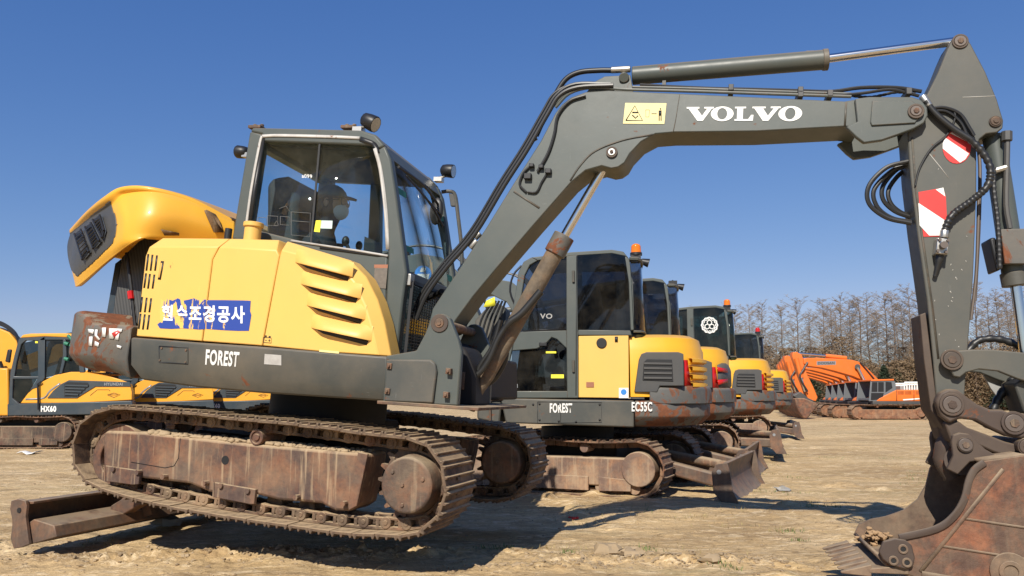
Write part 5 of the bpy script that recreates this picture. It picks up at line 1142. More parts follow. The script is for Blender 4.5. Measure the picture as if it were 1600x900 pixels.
    a, b = FU_.loc(984, 404, 0), FU_.loc(990, 518, 0); m = MB(); rows = []
    for i in range(9):
        t = math.pi * i / 8; y = Y1 / 2 - Y1 / 2 * math.copysign(abs(math.cos(t)) ** .6, math.cos(t)); ex = .13 * math.sin(t) ** .6
        rows.append([FU_.W(a.x + ex, y, a.z), FU_.W(b.x + ex, y, b.z)])
    m.grid(rows); m.build('rear_window', gl, cab, solid=.004)
    m = MB()
    for (xx, zz, rr) in ((a.x, a.z, .02), (b.x, b.z, .012)):
        m.tube([FU_.W(xx + .13 * math.sin(math.pi * i / 8) ** .6, Y1 / 2 - Y1 / 2 * math.copysign(abs(math.cos(math.pi * i / 8)) ** .6, math.cos(math.pi * i / 8)), zz) for i in range(9)], rr, 6, 0)
    m.each('rear_window_frame', GREY, cab)
    g = MB(); strip(FU_, [(901, 400), (900, 618)], 0, .008, .002, g); strip(FU_, [(812, 517), (884, 514)], -.004, .008, .004, g); g.build('door_seam', BLACK, cab, sharp=0)
    g = MB()
    for v in (432, 572): p = FU_.loc(896, v, 0); g.cyl(FU_.W(p.x, -.012, p.z - .06), FU_.W(p.x, -.012, p.z + .06), .014, None, 8)
    g.each('hinges', GREYD, cab)
    p = FU_.loc(850, 538, 0); MB().box(FU_, p.x - .05, p.x + .03, -.015, .002, p.z - .02, p.z + .02).build('door_handle', BLACK, cab, bevel=.006)
    st_ = MB().pp(FU_, [(905, 440), (935, 440), (940, 470), (945, 560), (870, 560), (870, 545), (905, 540)], .25, .75, 0).build('seat', DARKIN, X, bevel=.04)
    m = MB(); m.pp(FU_, [(800, 612), (812, 540), (830, 540), (835, 612)], .1, .9, 0); m.tube([FU_.P(870, 560, .2), FU_.P(862, 520, .2)], .02); m.tube([FU_.P(850, 600, .5), FU_.P(838, 500, .5)], .02); m.build('controls', DARKIN, X)
    if o.get('text'):
        decal('window_lettering_and_reflection', FU_, text2d('VO', .02), [(844, 498), (863, 498), (863, 490), (844, 490)], .03, plain('lettering_reflection', (0.35, 0.34, 0.32), .5), cab)  # reflection of lettering in the door glass, painted on as a decal
        for q_, mm in (([(853, 552), (869, 552), (869, 549), (853, 549)], STKY), ([(861, 591), (881, 591), (881, 585), (861, 585)], STKY), ([(797, 606), (809, 606), (809, 600), (797, 600)], ALU)): decal('window_sticker', FU_, SQ, q_, .026, mm, cab)
    if o.get('emblem'):
        em = MB()
        p = FU_.loc(940, 440, 0); em.ring(FU_.W(p.x, -.004, p.z), FU_.W(p.x, -.001, p.z), .135, .115, 32)
        for k in range(3):
            a_ = k * 2.094 + 1.57; c2 = FU_.W(p.x + .045 * math.cos(a_), -.004, p.z + .045 * math.sin(a_)); em.ring(c2, c2 + FU_.D(0, .003, 0), .045, .03, 18)
        for k in range(12):
            a_ = k * .5236; c2 = FU_.W(p.x + .115 * math.cos(a_), -.005, p.z + .115 * math.sin(a_)); em.ring(c2, c2 + FU_.D(0, .003, 0), .028, .014, 10)
        em.build('round_emblem', WHITE, cab, sharp=0)
    # beacon and lights
    p = FU_.P(994, 402, .55)
    m = MB(); m.tube([FU_.P(984, 408, .5), p + FU_.D(0, 0, .02)], .02, 8, 0); m.tube([p, FU_.P(1004, 408, .5)], .015, 8, 0); m.box(Fr(p, 8), -.06, .05, -.05, .05, -.06, .02); m.build('lamp_bracket', BLACK, X)
    if o.get('beacon'): lamp(FU_, p + FU_.D(0, 0, .02), .058, X, AMBER if o['beacon'] == 1 else REDL)
    small_lamp(FU_, FU_.P(1002, 408, .5), .05, X)
    # boom, stick and bucket reaching away to the left
    YB = 1.12
    bm2 = MB().pp(FU_, [(752, 610), (768, 560), (760, 520), (735, 460), (715, 425), (690, 402), (655, 396), (610, 404), (480, 440), (380, 478), (374, 494), (384, 500), (480, 464), (600, 432), (650, 425), (680, 440), (705, 480), (725, 540), (735, 610)], YB, YB + .26, YB).build('boom', GREY, X, bevel=.008)
    MB().pp(FU_, [(366, 470), (384, 462), (396, 490), (400, 540), (388, 590), (376, 588), (380, 540)], YB + .03, YB + .23, YB).build('stick', GREY, X, bevel=.008)
    MB().pp(FU_, [(374, 580), (392, 584), (425, 560), (440, 575), (432, 600), (400, 612), (376, 600)], YB - .2, YB + .45, YB).build('bucket', RUST, X, bevel=.02)
    m = MB().cyl(FU_.P(760, 590, YB + .13), FU_.P(715, 490, YB + .13), .055); bc = m.build('boom_cylinder', GREY, X); MB().cyl(FU_.P(715, 490, YB + .13), FU_.P(690, 430, YB + .13), .028).build('rod', CHROME, bc)
    m = MB().cyl(FU_.P(640, 392, YB + .13), FU_.P(480, 420, YB + .13), .055); ac = m.build('arm_cylinder', GREY, X); MB().cyl(FU_.P(480, 420, YB + .13), FU_.P(378, 466, YB + .13), .028).build('rod', CHROME, ac)
    m = MB()
    for k in range(4): m.tube([FU_.P(u, v, YB - .02 + .05 * k) for u, v in [(778, 560 + 6 * k), (768, 500 + 4 * k), (748, 450 - 2 * k), (720, 408 - 3 * k), (690, 388), (650, 384), (600, 396)]], .014, 7, 4)
    m.each('hydraulic_hose', RUBBER, bm2)
    if o.get('round_sticker'):
        decal('round_sticker', FU_, disc_uv(), [(648, 441), (674, 441), (674, 415), (648, 415)], YB, BLUES, bm2); decal('sticker_print', FU_, text2d('HILL', .02), [(652, 434), (671, 434), (671, 426), (652, 426)], YB - .004, WHITE, bm2) if False else None
        g = MB(); L = [FU_.P(u, v, YB - .006) for u, v in [(656, 425), (658, 419), (662, 417), (666, 420), (664, 425)]]; g.add(L, [tuple(range(5))]); L = [FU_.P(u, v, YB - .006) for u, v in [(652, 428), (671, 428), (669, 436), (654, 436)]]; g.add(L, [(0, 1, 2, 3)]); g.build('sticker_mark', WHITE, bm2, sharp=0)
    m = MB().pp(FU_, [(742, 500), (770, 470), (790, 480), (790, 600), (745, 610)], 1.05, 1.45, 1.05); m.build('boom_bracket', GREYD, X, bevel=.02)
    if o.get('text'):
        m = MB(); m.add([FU_.P(u, v, .7) for u, v in [(755, 480), (760, 470), (773, 464), (774, 478)]], [(0, 1, 2, 3)]); m.build('yellow_plate', STKY, X, solid=.004)
        m = MB()
        for k in range(5): m.tube([FU_.P(u, v, .8 + .04 * k) for u, v in [(752 + 5 * k, 600), (746 + 6 * k, 540), (752 + 7 * k, 500), (770 + 5 * k, 470)]], .013, 7, 4)
        m.each('hose_bundle', RUBBER, X)
        MB().tube([FU_.P(u, v, -.0) for u, v in [(766, 660), (766, 628), (770, 624), (786, 624)]], .012, 8, 3).build('step_rail', RUST, X)
        MB().tube([FU_.P(u, v, .9) for u, v in [(806, 480), (797, 455), (802, 430), (815, 415)]], .012, 8, 3).build('mirror_arm', BLACK, X)
    # undercarriage
    tm = o.get('track', TRK2)
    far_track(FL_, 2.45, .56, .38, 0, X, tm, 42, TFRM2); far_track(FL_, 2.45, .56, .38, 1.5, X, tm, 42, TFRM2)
    MB().box(FL_, -1.9, -.6, .36, 1.55, .18, .48).build('car_body', GUARD, X, bevel=.02)
    MB().cyl(FL_.W(-1.25, .94, .45), FL_.W(-1.25, .94, .66), .42, None, 30).build('swing_bearing', GUARD, X)
    bz = o.get('bladez', 0.0); bx = .62
    bp3 = [(bx + .05, bz), (bx + .02, bz + .03), (bx - .055, bz + .14), (bx - .075, bz + .25), (bx - .03, bz + .37), (bx - .06, bz + .38), (bx - .105, bz + .26), (bx - .09, bz + .13), (bx - .03, bz + .01)]
    bl = MB().xz(FL_, bp3, .02, 1.88).build('dozer_blade', BLADE, X, bevel=.004)
    for y in (0, 1.88): MB().xz(FL_, [(bx + .08, bz - .005), (bx + .02, bz + .12), (bx - .0, bz + .3), (bx - .02, bz + .38), (bx - .13, bz + .36), (bx - .17, bz + .28), (bx - .16, bz + .1), (bx - .08, bz)], y, y + .022).build('end_plate', BLADE, bl, bevel=.003)
    p_ = FL_.W(bx - .10, -.004, bz + .29); MB().cyl(p_, p_ + FL_.D(0, .01, 0), .022, None, 14).build('eye_hole', ALU, bl)
    for y in (.55, 1.33): MB().xz(FL_, [(bx - .09, bz + .06), (bx - .09, bz + .2), (-.1, .34), (-.7, .36), (-.7, .2), (-.1, .2)], y - .06, y + .06).build('blade_arm', BLADE, X, bevel=.02)
    MB().cyl(FL_.W(bx - .1, .94, bz + .26), FL_.W(-.5, .94, .42), .05, None, 14).build('blade_cylinder', RUST, X)
    return X
def row_frames(tail_u, d, yaw=8, lyaw=25, dl=(0, 0), src=F2):
    t = on_depth(tail_u, 640, d)
    Rm = Matrix.Rotation(-R(yaw), 3, 'Z'); off = Rm @ Vector((TAILX, .9, 0)); org = Vector((t.x - off.x, t.y - off.y, F2.M.translation.z))
    FU_ = Fr(org, yaw, 0, F2)
    rel = Vector((L2.M.translation.x - F2.M.translation.x + dl[0], L2.M.translation.y - F2.M.translation.y + dl[1], 0))
    FL_ = Fr(Vector((org.x, org.y, 0)) + rel, lyaw)
    return FU_, FL_
row_excavator('black-glazed excavator with amber beacon and EC55C lettering, nearest in the row', F2, L2, dict(text=1, beacon=1, round_sticker=1))
fu, fl = row_frames(1148, 10.45, yaw=11, lyaw=22); row_excavator('second excavator of the parked row, wide grey-framed rear cab, no beacon, scraped counterweight', fu, fl, dict(beacon=0, plain_tail=1))
fu, fl = row_frames(1209, 13.5, dl=(-.25, -.2), lyaw=18); row_excavator('third excavator of the parked row, white round emblem on its greenish cab glass', fu, fl, dict(beacon=1, emblem=1, glass=GREEN_GL, sticker=1, bladez=.12))
fu, fl = row_frames(1236, 19.0, dl=(-.1, 0), lyaw=15); row_excavator('farthest excavator of the parked row, dark cab with red beacon, partly hidden', fu, fl, dict(beacon=2, bladez=.05))

# ================================================================ orange-yellow excavators parked on the left
FH = Fr(on_depth(110, 655, 15.4), 0)
def left_excavator(label, F, first):
    base = F.M.translation.copy(); base.z = 0
    X = thing('excavator', label, 'excavator', Matrix.Translation(base), 'orange-yellow excavators parked far left')
    P = lambda uv, y0, y1, name, mat, par=X, bevel=.01, yref=0: MB().pp(F, uv, y0, y1, yref).build(name, mat, par, bevel=bevel)
    sk = P([(11, 631), (206, 626), (209, 642), (200, 646), (147, 648), (11, 650)], 0, 1.9, 'turntable_frame', NAVY, X, .02)
    decal('lettering', F, text2d('HX60', .04), [(64, 643.5), (88, 643.5), (88, 634), (64, 634)], 0, WHITE, sk)
    body = P([(31, 630), (44, 613), (62, 598), (85, 586), (110, 581), (137, 581), (160, 585), (185, 592), (202, 598), (206, 612), (206, 625), (120, 630)], .01, 1.85, 'body_panel', YELO, X, .03)
    P([(74, 622), (84, 610), (96, 600), (108, 594), (203, 597), (204, 604), (149, 604), (136, 612), (120, 622)], -.008, .0095, 'dark_panel', NAVY, body, .003)
    lv = P([(101, 620), (101, 600), (106, 597), (138, 598), (140, 603), (120, 620)], -.013, -.0085, 'louvre', BLACK, body, 0)
    g = MB()
    for k in range(4): strip(F, [(102, 602 + 4.6 * k), (138 - 5 * k, 603 + 4.6 * k)], -.013, .03, .02, g)
    g.each('louvre_slats', NAVY, lv)
    g = MB(); strip(F, [(40, 624), (68, 622), (78, 611), (94, 599)], .01, .035, .004, g, 4); g.build('side_stripe', ALU, body, sharp=0)
    g = MB(); strip(F, [(141, 618), (152, 609), (170, 609), (172, 611)], .01, .012, .003, g); strip(F, [(168, 617), (178, 614), (188, 617), (178, 621), (168, 617)], .01, .014, .003, g); strip(F, [(172, 617), (184, 617)], .01, .014, .003, g); strip(F, [(59, 601), (59, 624)], .01, .006, .002, g); g.each('embossing', plain('embossed_line', (0.16, 0.08, 0.02), .6), body, sharp=0)
    decal('lettering', F, text2d('HYUNDAI', .03), [(163, 602.5), (192, 602.5), (192, 597.8), (163, 597.8)], -.009, ALU, body)
    xl_ = F.loc(150, 600, 0).x
    for q_ in (sk, body):      # tail of the superstructure drawn in on the far side
        for vt in q_.data.vertices:
            if vt.co.y > 1 and vt.co.x > xl_: vt.co.x -= .85
    GLH = glass('dark_tinted_glass', (0.25, 0.28, 0.31))
    C_ = MB()
    for y0, y1 in ((0, .06), (1.0, 1.06)):
        C_.pp(F, [(13, 632), (16, 582), (22, 556), (29, 530), (36, 525), (70, 525), (70, 532), (40, 532), (33, 538), (26, 565), (22, 588), (60, 588), (61, 592), (20, 592), (19, 622), (24, 626), (30, 632)], y0, y1, 0)
        C_.pp(F, [(59, 532), (70, 525), (70, 590), (60, 605), (50, 608), (44, 614), (59, 590)], y0, y1, 0)
        C_.pp(F, [(98, 528), (103, 532), (104, 555), (97, 583), (92, 585), (98, 555)], y0, y1, 0)
        C_.pp(F, [(70, 525), (122, 525), (122, 531), (70, 531)], y0, y1, 0); C_.pp(F, [(118, 528), (126, 528), (132, 582), (124, 582)], y0, y1, 0)
    C_.pp(F, [(60, 527), (70, 527), (70, 530), (60, 530)], .06, 1.0, 0); C_.pp(F, [(14, 626), (24, 626), (24, 631), (14, 631)], .06, 1.0, 0)
    cab = C_.build('cab', NAVY, X, bevel=.01)
    P([(31, 528), (36, 523), (48, 521), (98, 520.5), (122, 521.5), (124, 528), (70, 526), (36, 528)], -.01, 1.08, 'cab_roof', YELO, cab, .02)
    P([(22, 590), (33, 536), (60, 530), (60, 590)], .03, .035, 'door_window', GLH, cab, 0); P([(19, 625), (21, 592), (56, 592), (44, 612), (30, 628)], .03, .035, 'lower_window', GLH, cab, 0)
    P([(70, 531), (98, 531), (104, 545), (95, 584), (70, 590)], .03, .035, 'side_window', GLH, cab, 0); P([(103, 531), (120, 531), (128, 582), (98, 582)], .03, .035, 'rear_side_window', GLH, cab, 0)
    P([(60, 592), (122, 582), (122, 585), (60, 595)], .1, 1.0, 'cab_deck', NAVY, cab, 0)
    P([(78, 556), (92, 556), (94, 590), (70, 592), (70, 584)], .3, .8, 'seat', DARKIN, X, .05)
    m = MB()
    if first:
        for v in (538, 562): m.tube([F.P(101, v - 2, -.02), F.P(107, v, -.03)], .035, 8, 0)
        m.tube([F.P(106, 524, -.02), F.P(113, 532, -.03), F.P(110, 541, -.03)], .03, 8, 3); m.each('green_wrap', plain('green_wrap', (0.02, 0.17, 0.10), .6), cab)
    P([(54, 543 - 10), (58, 533), (58, 536), (54, 536)], .02, .03, 'window_label', STKY, cab, 0)
    bm_ = P([(46, 652), (40, 600), (30, 556), (26, 533), (14, 519), (-6, 511), (-40, 513), (-120, 545), (-190, 580), (-196, 596), (-120, 575), (-40, 548), (-14, 550), (2, 580), (10, 652)], 1.15, 1.42, 'boom', YELO, X, .02, 1.15)
    m = MB()
    for k in range(4): m.tube([F.P(u, v - 1.5 * k, 1.12 + .05 * k) for u, v in [(38, 570), (30, 540), (24, 524), (8, 511), (-10, 507), (-60, 514)]], .022, 6, 4)
    m.each('hydraulic_hose', RUBBER, bm_)
    P([(-200, 575), (-188, 570), (-175, 620), (-176, 665), (-190, 668), (-196, 620)], 1.18, 1.4, 'stick', YELO, X, .02, 1.15); P([(-195, 660), (-172, 660), (-150, 690), (-165, 700), (-190, 690)], .95, 1.6, 'bucket', RUST, X, .02, 1.15)
    m = MB().cyl(F.P(-2, 566, 1.0), F.P(8, 592, 1.0), .06); bc = m.build('boom_cylinder', BLACK, X); MB().cyl(F.P(8, 592, 1.0), F.P(22, 640, 1.0), .05).build('rod', CHROME, bc)
    P([(-12, 575), (12, 575), (14, 650), (-14, 650)], .4, 1.1, 'front_frame', YELO, X, .03, .4)
    P([(20, 566), (24, 547), (30, 547), (27, 568)], -.25, -.2, 'mirror', BLACK, cab, .02)
    MB().tube([F.P(60, 640, -.03), F.P(59, 600, -.04), F.P(64, 596, -.04)], .018, 6, 0).build('handrail', BLACK, cab)
    FLh = Fr(F.W(F.loc(118, 690, -.05).x, -.05, -F.M.translation.z + .0), 3)
    far_track(FLh, 2.5, .62, .4, 0, X, TRK2, 36, rusty('dark_track_frame', (0.05, 0.035, 0.028), (0.12, 0.055, 0.035))); far_track(FLh, 2.5, .62, .4, 1.5, X, TRK2, 36, rusty('dark_track_frame'))
    MB().box(FLh, -1.9, -.6, .36, 1.5, .3, .62).build('car_body', GUARD, X, bevel=.02); MB().cyl(FLh.W(-1.25, .95, .6), FLh.W(-1.25, .95, .75), .45, None, 24).build('swing_bearing', GUARD, X)
    return X
def shifted(F0, u0, u1, d, u_ref_d=15.4):
    x1 = (u1 - 800) / FPX * d; x0 = (u0 - 800) / FPX * u_ref_d; t = F0.M.translation
    return Fr(Vector((t.x + x1 - x0, t.y + d - u_ref_d, t.z)), 0, 0, F0)
left_excavator('orange-yellow HX60 excavator with dark cab posts wrapped in green tape, leftmost of its row', FH, True)
left_excavator('orange-yellow excavator behind the raised near machine, second from the left end of its row', shifted(FH, 119, 258, 17.9), False)
left_excavator('orange-yellow excavator seen under the tail of the near machine, third of the left row', shifted(FH, 119, 366, 20.3), False)

# ================================================================ the orange excavators far right
FO = Fr(on_depth(1400, 640, 34), 0)
def orange_excavator(label, F, text):
    base = F.M.translation.copy(); base.z = 0
    X = thing('excavator', label, 'excavator', Matrix.Translation(base), 'orange excavators parked in line before the trees')
    P = lambda uv, y0, y1, name, mat, par=X, bevel=.02, yref=0: MB().pp(F, uv, y0, y1, yref).build(name, mat, par, bevel=bevel)
    fr_ = P([(1364, 627), (1454, 627), (1454, 632), (1364, 632)], 0, 2.6, 'turntable_frame', DGREY)
    b = P([(1369, 627), (1373, 622), (1386, 616), (1398, 610), (1402, 609), (1449, 609), (1453, 612), (1455, 622), (1454, 627)], .0, 2.5, 'body_panel', ORNG, X, .04)
    g = MB()
    for u0, u1 in ((1403, 1412), (1414, 1424), (1431, 1444)):
        for k in range(3): strip(F, [(u0, 612 + 1.8 * k), (u1, 612 + 1.8 * k)], 0, .02, .01, g)
    strip(F, [(1401, 610), (1401, 626)], 0, .03, .01, g); strip(F, [(1428, 610), (1428, 626)], 0, .03, .01, g)
    g.build('louvre', plain('dark_orange_gap', (0.2, 0.05, 0.01), .6), b, sharp=0)
    g = MB(); strip(F, [(1411, 625), (1425, 624), (1446, 622.5)], 0, .06, .01, g); g.build('side_stripe', WHITE, b, sharp=0)
    P([(1449, 613), (1454, 613), (1456, 622), (1455, 628), (1449, 628)], -.01, 2.5, 'counterweight', ORNG, X, .05)
    C_ = MB()
    for y0, y1 in ((0, .1), (1.2, 1.3)):
        C_.pp(F, [(1358, 627), (1361, 595), (1397, 594), (1400, 598), (1401, 610), (1385, 620), (1382, 627)], y0 + .02, y1 - .02, 0)
    C_.pp(F, [(1360, 622), (1380, 622), (1380, 626), (1360, 626)], .1, 1.2, 0)
    cab = C_.build('cab', plain('cab_grey', (0.13, 0.14, 0.15), .5), X, bevel=.02)
    P([(1361, 593), (1396, 592), (1397, 594.5), (1361, 595.5)], -.02, 1.32, 'cab_roof', ORNG, cab, .01)
    for uv in ([(1363, 597), (1371, 597), (1371, 612), (1362, 612)], [(1372.5, 597), (1381, 597), (1381, 612), (1372.5, 612)], [(1384, 596.5), (1393, 597), (1394.5, 606), (1384, 613)], [(1361.5, 614), (1381, 614), (1379, 624), (1361, 625)]): P(uv, .005, .0195, 'window', BLACK, cab, 0)
    P([(1412, 603), (1446, 603), (1446, 609), (1412, 609)], .3, 1.2, 'tool_deck', plain('pale_grey_metal'), X, .01)
    g = MB()
    for k in range(9): g.tube([F.P(1413 + 4 * k, 609, .2), F.P(1413 + 4 * k, 598, .2)], .03, 5, 0)
    g.tube([F.P(1413, 598, .2), F.P(1446, 598, .2)], .05, 5, 0); g.tube([F.P(1413, 601, .2), F.P(1446, 601, .2)], .035, 5, 0); g.build('guard_rail', WHITE, X)
    YB = 1.45
    bm_ = P([(1362, 612), (1352, 596), (1333, 588), (1305, 580), (1285, 575), (1262, 572), (1256, 568), (1256, 560), (1262, 559), (1300, 560), (1330, 562), (1342, 565), (1354, 574), (1366, 586), (1377, 597), (1380, 612)], YB, YB + .5, 'boom', ORNG, X, .03, YB)
    if text: dl = decal('lettering_plate', F, SQ, [(1276, 570.5), (1306, 570), (1306, 564), (1276, 564.5)], YB, ALU, bm_); decal('lettering', F, text2d('DOOSAN', .03), [(1278, 569.5), (1304, 569), (1304, 565), (1278, 565.5)], YB - .01, DGREY, dl)
    sk_ = P([(1239, 556), (1240, 550), (1246, 549.5), (1254, 554), (1257, 562), (1262, 584), (1272, 604), (1279, 621), (1276, 627), (1264, 625), (1255, 600), (1249, 585), (1244, 570)], YB + .08, YB + .42, 'stick', ORNG, X, .03, YB)
    MB().cyl(F.P(1246, 552, YB + .25), F.P(1290, 556, YB + .25), .05).build('arm_rod', CHROME, X); MB().cyl(F.P(1290, 556, YB + .25), F.P(1322, 559.5, YB + .25), .10).build('arm_cylinder', ORNG, X)
    m = MB().cyl(F.P(1362, 618, YB - .12), F.P(1350, 594, YB - .12), .11); bc = m.build('boom_cylinder', ORNG, X); MB().cyl(F.P(1350, 594, YB - .12), F.P(1340, 574, YB - .12), .06).build('rod', CHROME, bc); MB().cyl(F.P(1340, 573, YB - .15), F.P(1340, 573, YB + .1), .12).build('pin', DGREY, bc)
    m = MB().cyl(F.P(1244, 560, YB + .05), F.P(1252, 590, YB + .05), .1); kc = m.build('bucket_cylinder', ORNG, X); MB().cyl(F.P(1252, 590, YB + .05), F.P(1258, 612, YB + .05), .05).build('rod', CHROME, kc)
    m = MB().tube([F.P(u, v, YB - .05) for u, v in [(1262, 566), (1256, 576), (1250, 590), (1262, 612)]], .045, 6, 4); m.tube([F.P(u, v, YB - .05) for u, v in [(1344, 566), (1356, 580), (1366, 592)]], .03, 6, 4); m.each('hydraulic_hose', RUBBER, bm_)
    P([(1252, 612), (1264, 622), (1273, 626), (1270, 632), (1250, 626), (1240, 618)], YB + .05, YB + .45, 'bucket_link', DGREY, X, .03, YB)
    P([(1238, 622), (1252, 622), (1272, 630), (1270, 638), (1258, 653), (1252, 654), (1245, 645), (1240, 634)], YB - .35, YB + .85, 'bucket', BUCK, X, .05, YB)
    FLo = Fr(F.W(F.loc(1452, 645, -.1).x, -.1, -F.M.translation.z), 0)
    far_track(FLo, 3.4, .66, .5, 0, X, TRK2, 34, rusty('orange_rust_frame', (0.17, 0.075, 0.04), (0.34, 0.15, 0.07))); far_track(FLo, 3.4, .66, .5, 2.1, X, TRK2, 34, rusty('orange_rust_frame'))
    MB().box(FLo, -2.5, -.8, .45, 2.2, .35, .74).build('car_body', GUARD, X)
    return X
for k, (u1, d, lab) in enumerate(((1340, 34, 'orange excavator with white lettering plate, nearest of its line, cab in full view'), (1318, 37.2, 'second orange excavator of the line, its boom just below the nearest boom'),
        (1307, 40.4, 'third orange excavator of the line, only its boom and cylinders showing between the others'), (1297, 43.6, 'fourth orange excavator of the line, mostly hidden behind three others'), (1288, 46.8, 'farthest orange excavator of the line, its arm hanging at the far left'))):
    orange_excavator(lab, shifted(FO, 1340, u1, d, 34.0), k < 3)

# ================================================================ larches, conifers and brush along the far edge
BARK = plain('larch_bark', (0.13, 0.09, 0.065), .9, 0, .3, 0, 3); TWIG = plain('bare_twigs', (0.26, 0.20, 0.148), .9, 0, .25, 0, 1)
DRYL = plain('dry_brown_foliage', (0.20, 0.135, 0.075), .9, 0, .4, 0, 1.5); EVER = plain('dark_evergreen', (0.025, 0.040, 0.018), .9, 0, .5, 0, 2)
def thin(m, a, b, r):
    d = (b - a); t = d.orthogonal().normalized() * r; u = d.cross(t).normalized() * r
    k = len(m.v); m.v += [a + t, a - t * .5 + u * .87, a - t * .5 - u * .87, b]; m.f += [(k, k + 1, k + 3), (k + 1, k + 2, k + 3), (k + 2, k, k + 3)]
def larch(seed, H, wdt=.17, dens=1.0, low=.25):
    rnd = random.Random(seed); tr = MB(); cr = MB()
    pts = [Vector((.04 * H * .1 * math.sin(i * 1.3 + seed), .03 * math.cos(i + seed), H * i / 8)) for i in range(9)]
    tr.tube(pts, [.0085 * H * (1 - .11 * i) for i in range(9)], 6, 1)
    n = int(78 * dens)
    for i in range(n):
        t = low + (1 - low) * (i / n) ** .9; z = H * t; L = H * wdt * (.28 + .85 * math.sin(math.pi * min(.97, (t - low) / (1 - low) * .72 + .24))) * rnd.uniform(.45, 1.2); a = rnd.uniform(0, 6.283)
        k = min(7, int(t * 8)); b0 = pts[k].lerp(pts[k + 1], t * 8 - k) if k < 8 else pts[8]
        up = rnd.uniform(.35, .95); d = Vector((math.cos(a), math.sin(a), up)); b1 = b0 + d * L * .6; b2 = b1 + Vector((math.cos(a), math.sin(a), up + .25)) * L * .4
        thin(cr, b0, b1 + (b2 - b1) * .2, .020); thin(cr, b1, b2, .015)
        for q_ in range(rnd.randint(7, 11)):
            s = rnd.uniform(.2, 1); c = b0.lerp(b1, min(1, s * 1.5)) if s < .66 else b1.lerp(b2, (s - .66) * 3)
            e = c + Vector((math.cos(a) * .35 + rnd.uniform(-.7, .7), math.sin(a) * .35 + rnd.uniform(-.7, .7), rnd.uniform(-.15, .5))) * L * rnd.uniform(.18, .38)
            thin(cr, c, e, .010)
            for w_ in range(3): f = c.lerp(e, rnd.uniform(.3, .9)); thin(cr, f, f + Vector((rnd.uniform(-1, 1), rnd.uniform(-1, 1), rnd.uniform(-.3, .8))) * .22, .009)
    I = Matrix()
    return tr.build('trunk', BARK, None, sharp=0), cr.build('crown', TWIG, None, sharp=0)
def leafy(seed, H, W_, n, mat, cone=False, leaf=.07):
    rnd = random.Random(seed); tr = MB(); cr = MB()
    tr.tube([Vector((0, 0, 0)), Vector((.05, 0, H * .5)), Vector((0, .03, H * .95))], [.03 * H ** .7, .02 * H ** .7, .01], 6, 2)
    for i in range(n):
        t = rnd.random(); a = rnd.uniform(0, 6.283)
        if cone: z = H * (.08 + .92 * t); r = W_ * (1 - t) ** .7 * rnd.uniform(.2, 1) * (1 + .35 * math.sin(t * 38 + 2 * math.sin(a * 3 + seed))) * (1 + .35 * math.sin(a * 5 + t * 9))
        else: z = H * (.05 + .95 * t); r = W_ * math.sin(math.pi * min(.97, .15 + .8 * t)) ** .6 * rnd.uniform(.2, 1) * (1 + .3 * math.sin(a * 3 + t * 7 + seed))
        c = Vector((r * math.cos(a), r * math.sin(a), z)); s = leaf * rnd.uniform(.6, 1.5)
        d1 = Vector((rnd.uniform(-1, 1), rnd.uniform(-1, 1), rnd.uniform(-.6, .6))).normalized() * s * 1.6; d2 = Vector((rnd.uniform(-1, 1), rnd.uniform(-1, 1), rnd.uniform(-1, 1))).normalized() * s * .55
        k = len(cr.v); cr.v += [c - d1, c + d2, c + d1, c - d2]; cr.f.append((k, k + 1, k + 2, k + 3))
    return tr.build('trunk', BARK, None, sharp=0), cr.build('crown', mat, None, sharp=0)
def protos(lst):
    for pr in lst:
        for o in pr: C.objects.unlink(o)
    return lst
LARCH = protos([larch(s, 10, w_, d_, l_) for s, w_, d_, l_ in ((1, .17, 1, .28), (2, .14, .9, .35), (3, .20, 1.1, .22), (4, .12, .8, .4), (5, .18, 1.2, .3), (6, .15, .9, .18))])
BUSH = protos([leafy(20 + s, 3.0, 1.3, 2600, DRYL, False, .045) for s in range(3)])
CONI = protos([leafy(30 + s, 4.5, 1.35, 3600, EVER, True, .075) for s in range(2)])
def plant(name, label, cat, group, pr, x, y, s, sz, rz):
    M = Matrix.Translation((x, y, 0)) @ Matrix.Rotation(rz, 4, 'Z') @ Matrix.Diagonal((s, s, sz, 1))
    t = thing(name, label, cat, M, group)
    for o in pr:
        c = o.copy(); C.objects.link(c); c.parent = t
    return t
rt = random.Random(12)
LL = 'tall bare brown larch in the thin row of trees beyond the yard'
us = [1128, 1150, 1172, 1192, 1222, 1247, 1266, 1288, 1300, 1316, 1330, 1345, 1357, 1372, 1386, 1398, 1411, 1424, 1440, 1528, 1548, 1562, 1578, 1597]
ORD = 'first second third fourth fifth sixth seventh eighth ninth tenth eleventh twelfth thirteenth fourteenth fifteenth sixteenth seventeenth eighteenth nineteenth'.split()
tops = {1150: 492, 1172: 485, 1192: 480, 1222: 484, 1247: 474, 1288: 473, 1300: 486, 1330: 477, 1357: 472, 1386: 465, 1398: 468, 1424: 456, 1440: 462, 1528: 448, 1548: 470, 1562: 462, 1578: 466, 1597: 455}
for i, u in enumerate(us):
    d = rt.uniform(62, 70); x = (u - 800) / FPX * d; tv = tops.get(u, rt.uniform(468, 500)); H = (620 - tv) / FPX * d * 1.03 + 1; pr = LARCH[i % 6]
    lab = 'tall bare larch, %s from the left in the front rank beyond the yard' % ORD[i] if i < 19 else 'tall bare larch, %s in the front rank to the right of the stick' % ORD[i - 19]
    plant('larch_tree', lab, 'tree', 'bare larches beyond the yard', pr, x, d, H / 10 * rt.uniform(1.15, 1.45), H / 10, rt.uniform(0, 6))
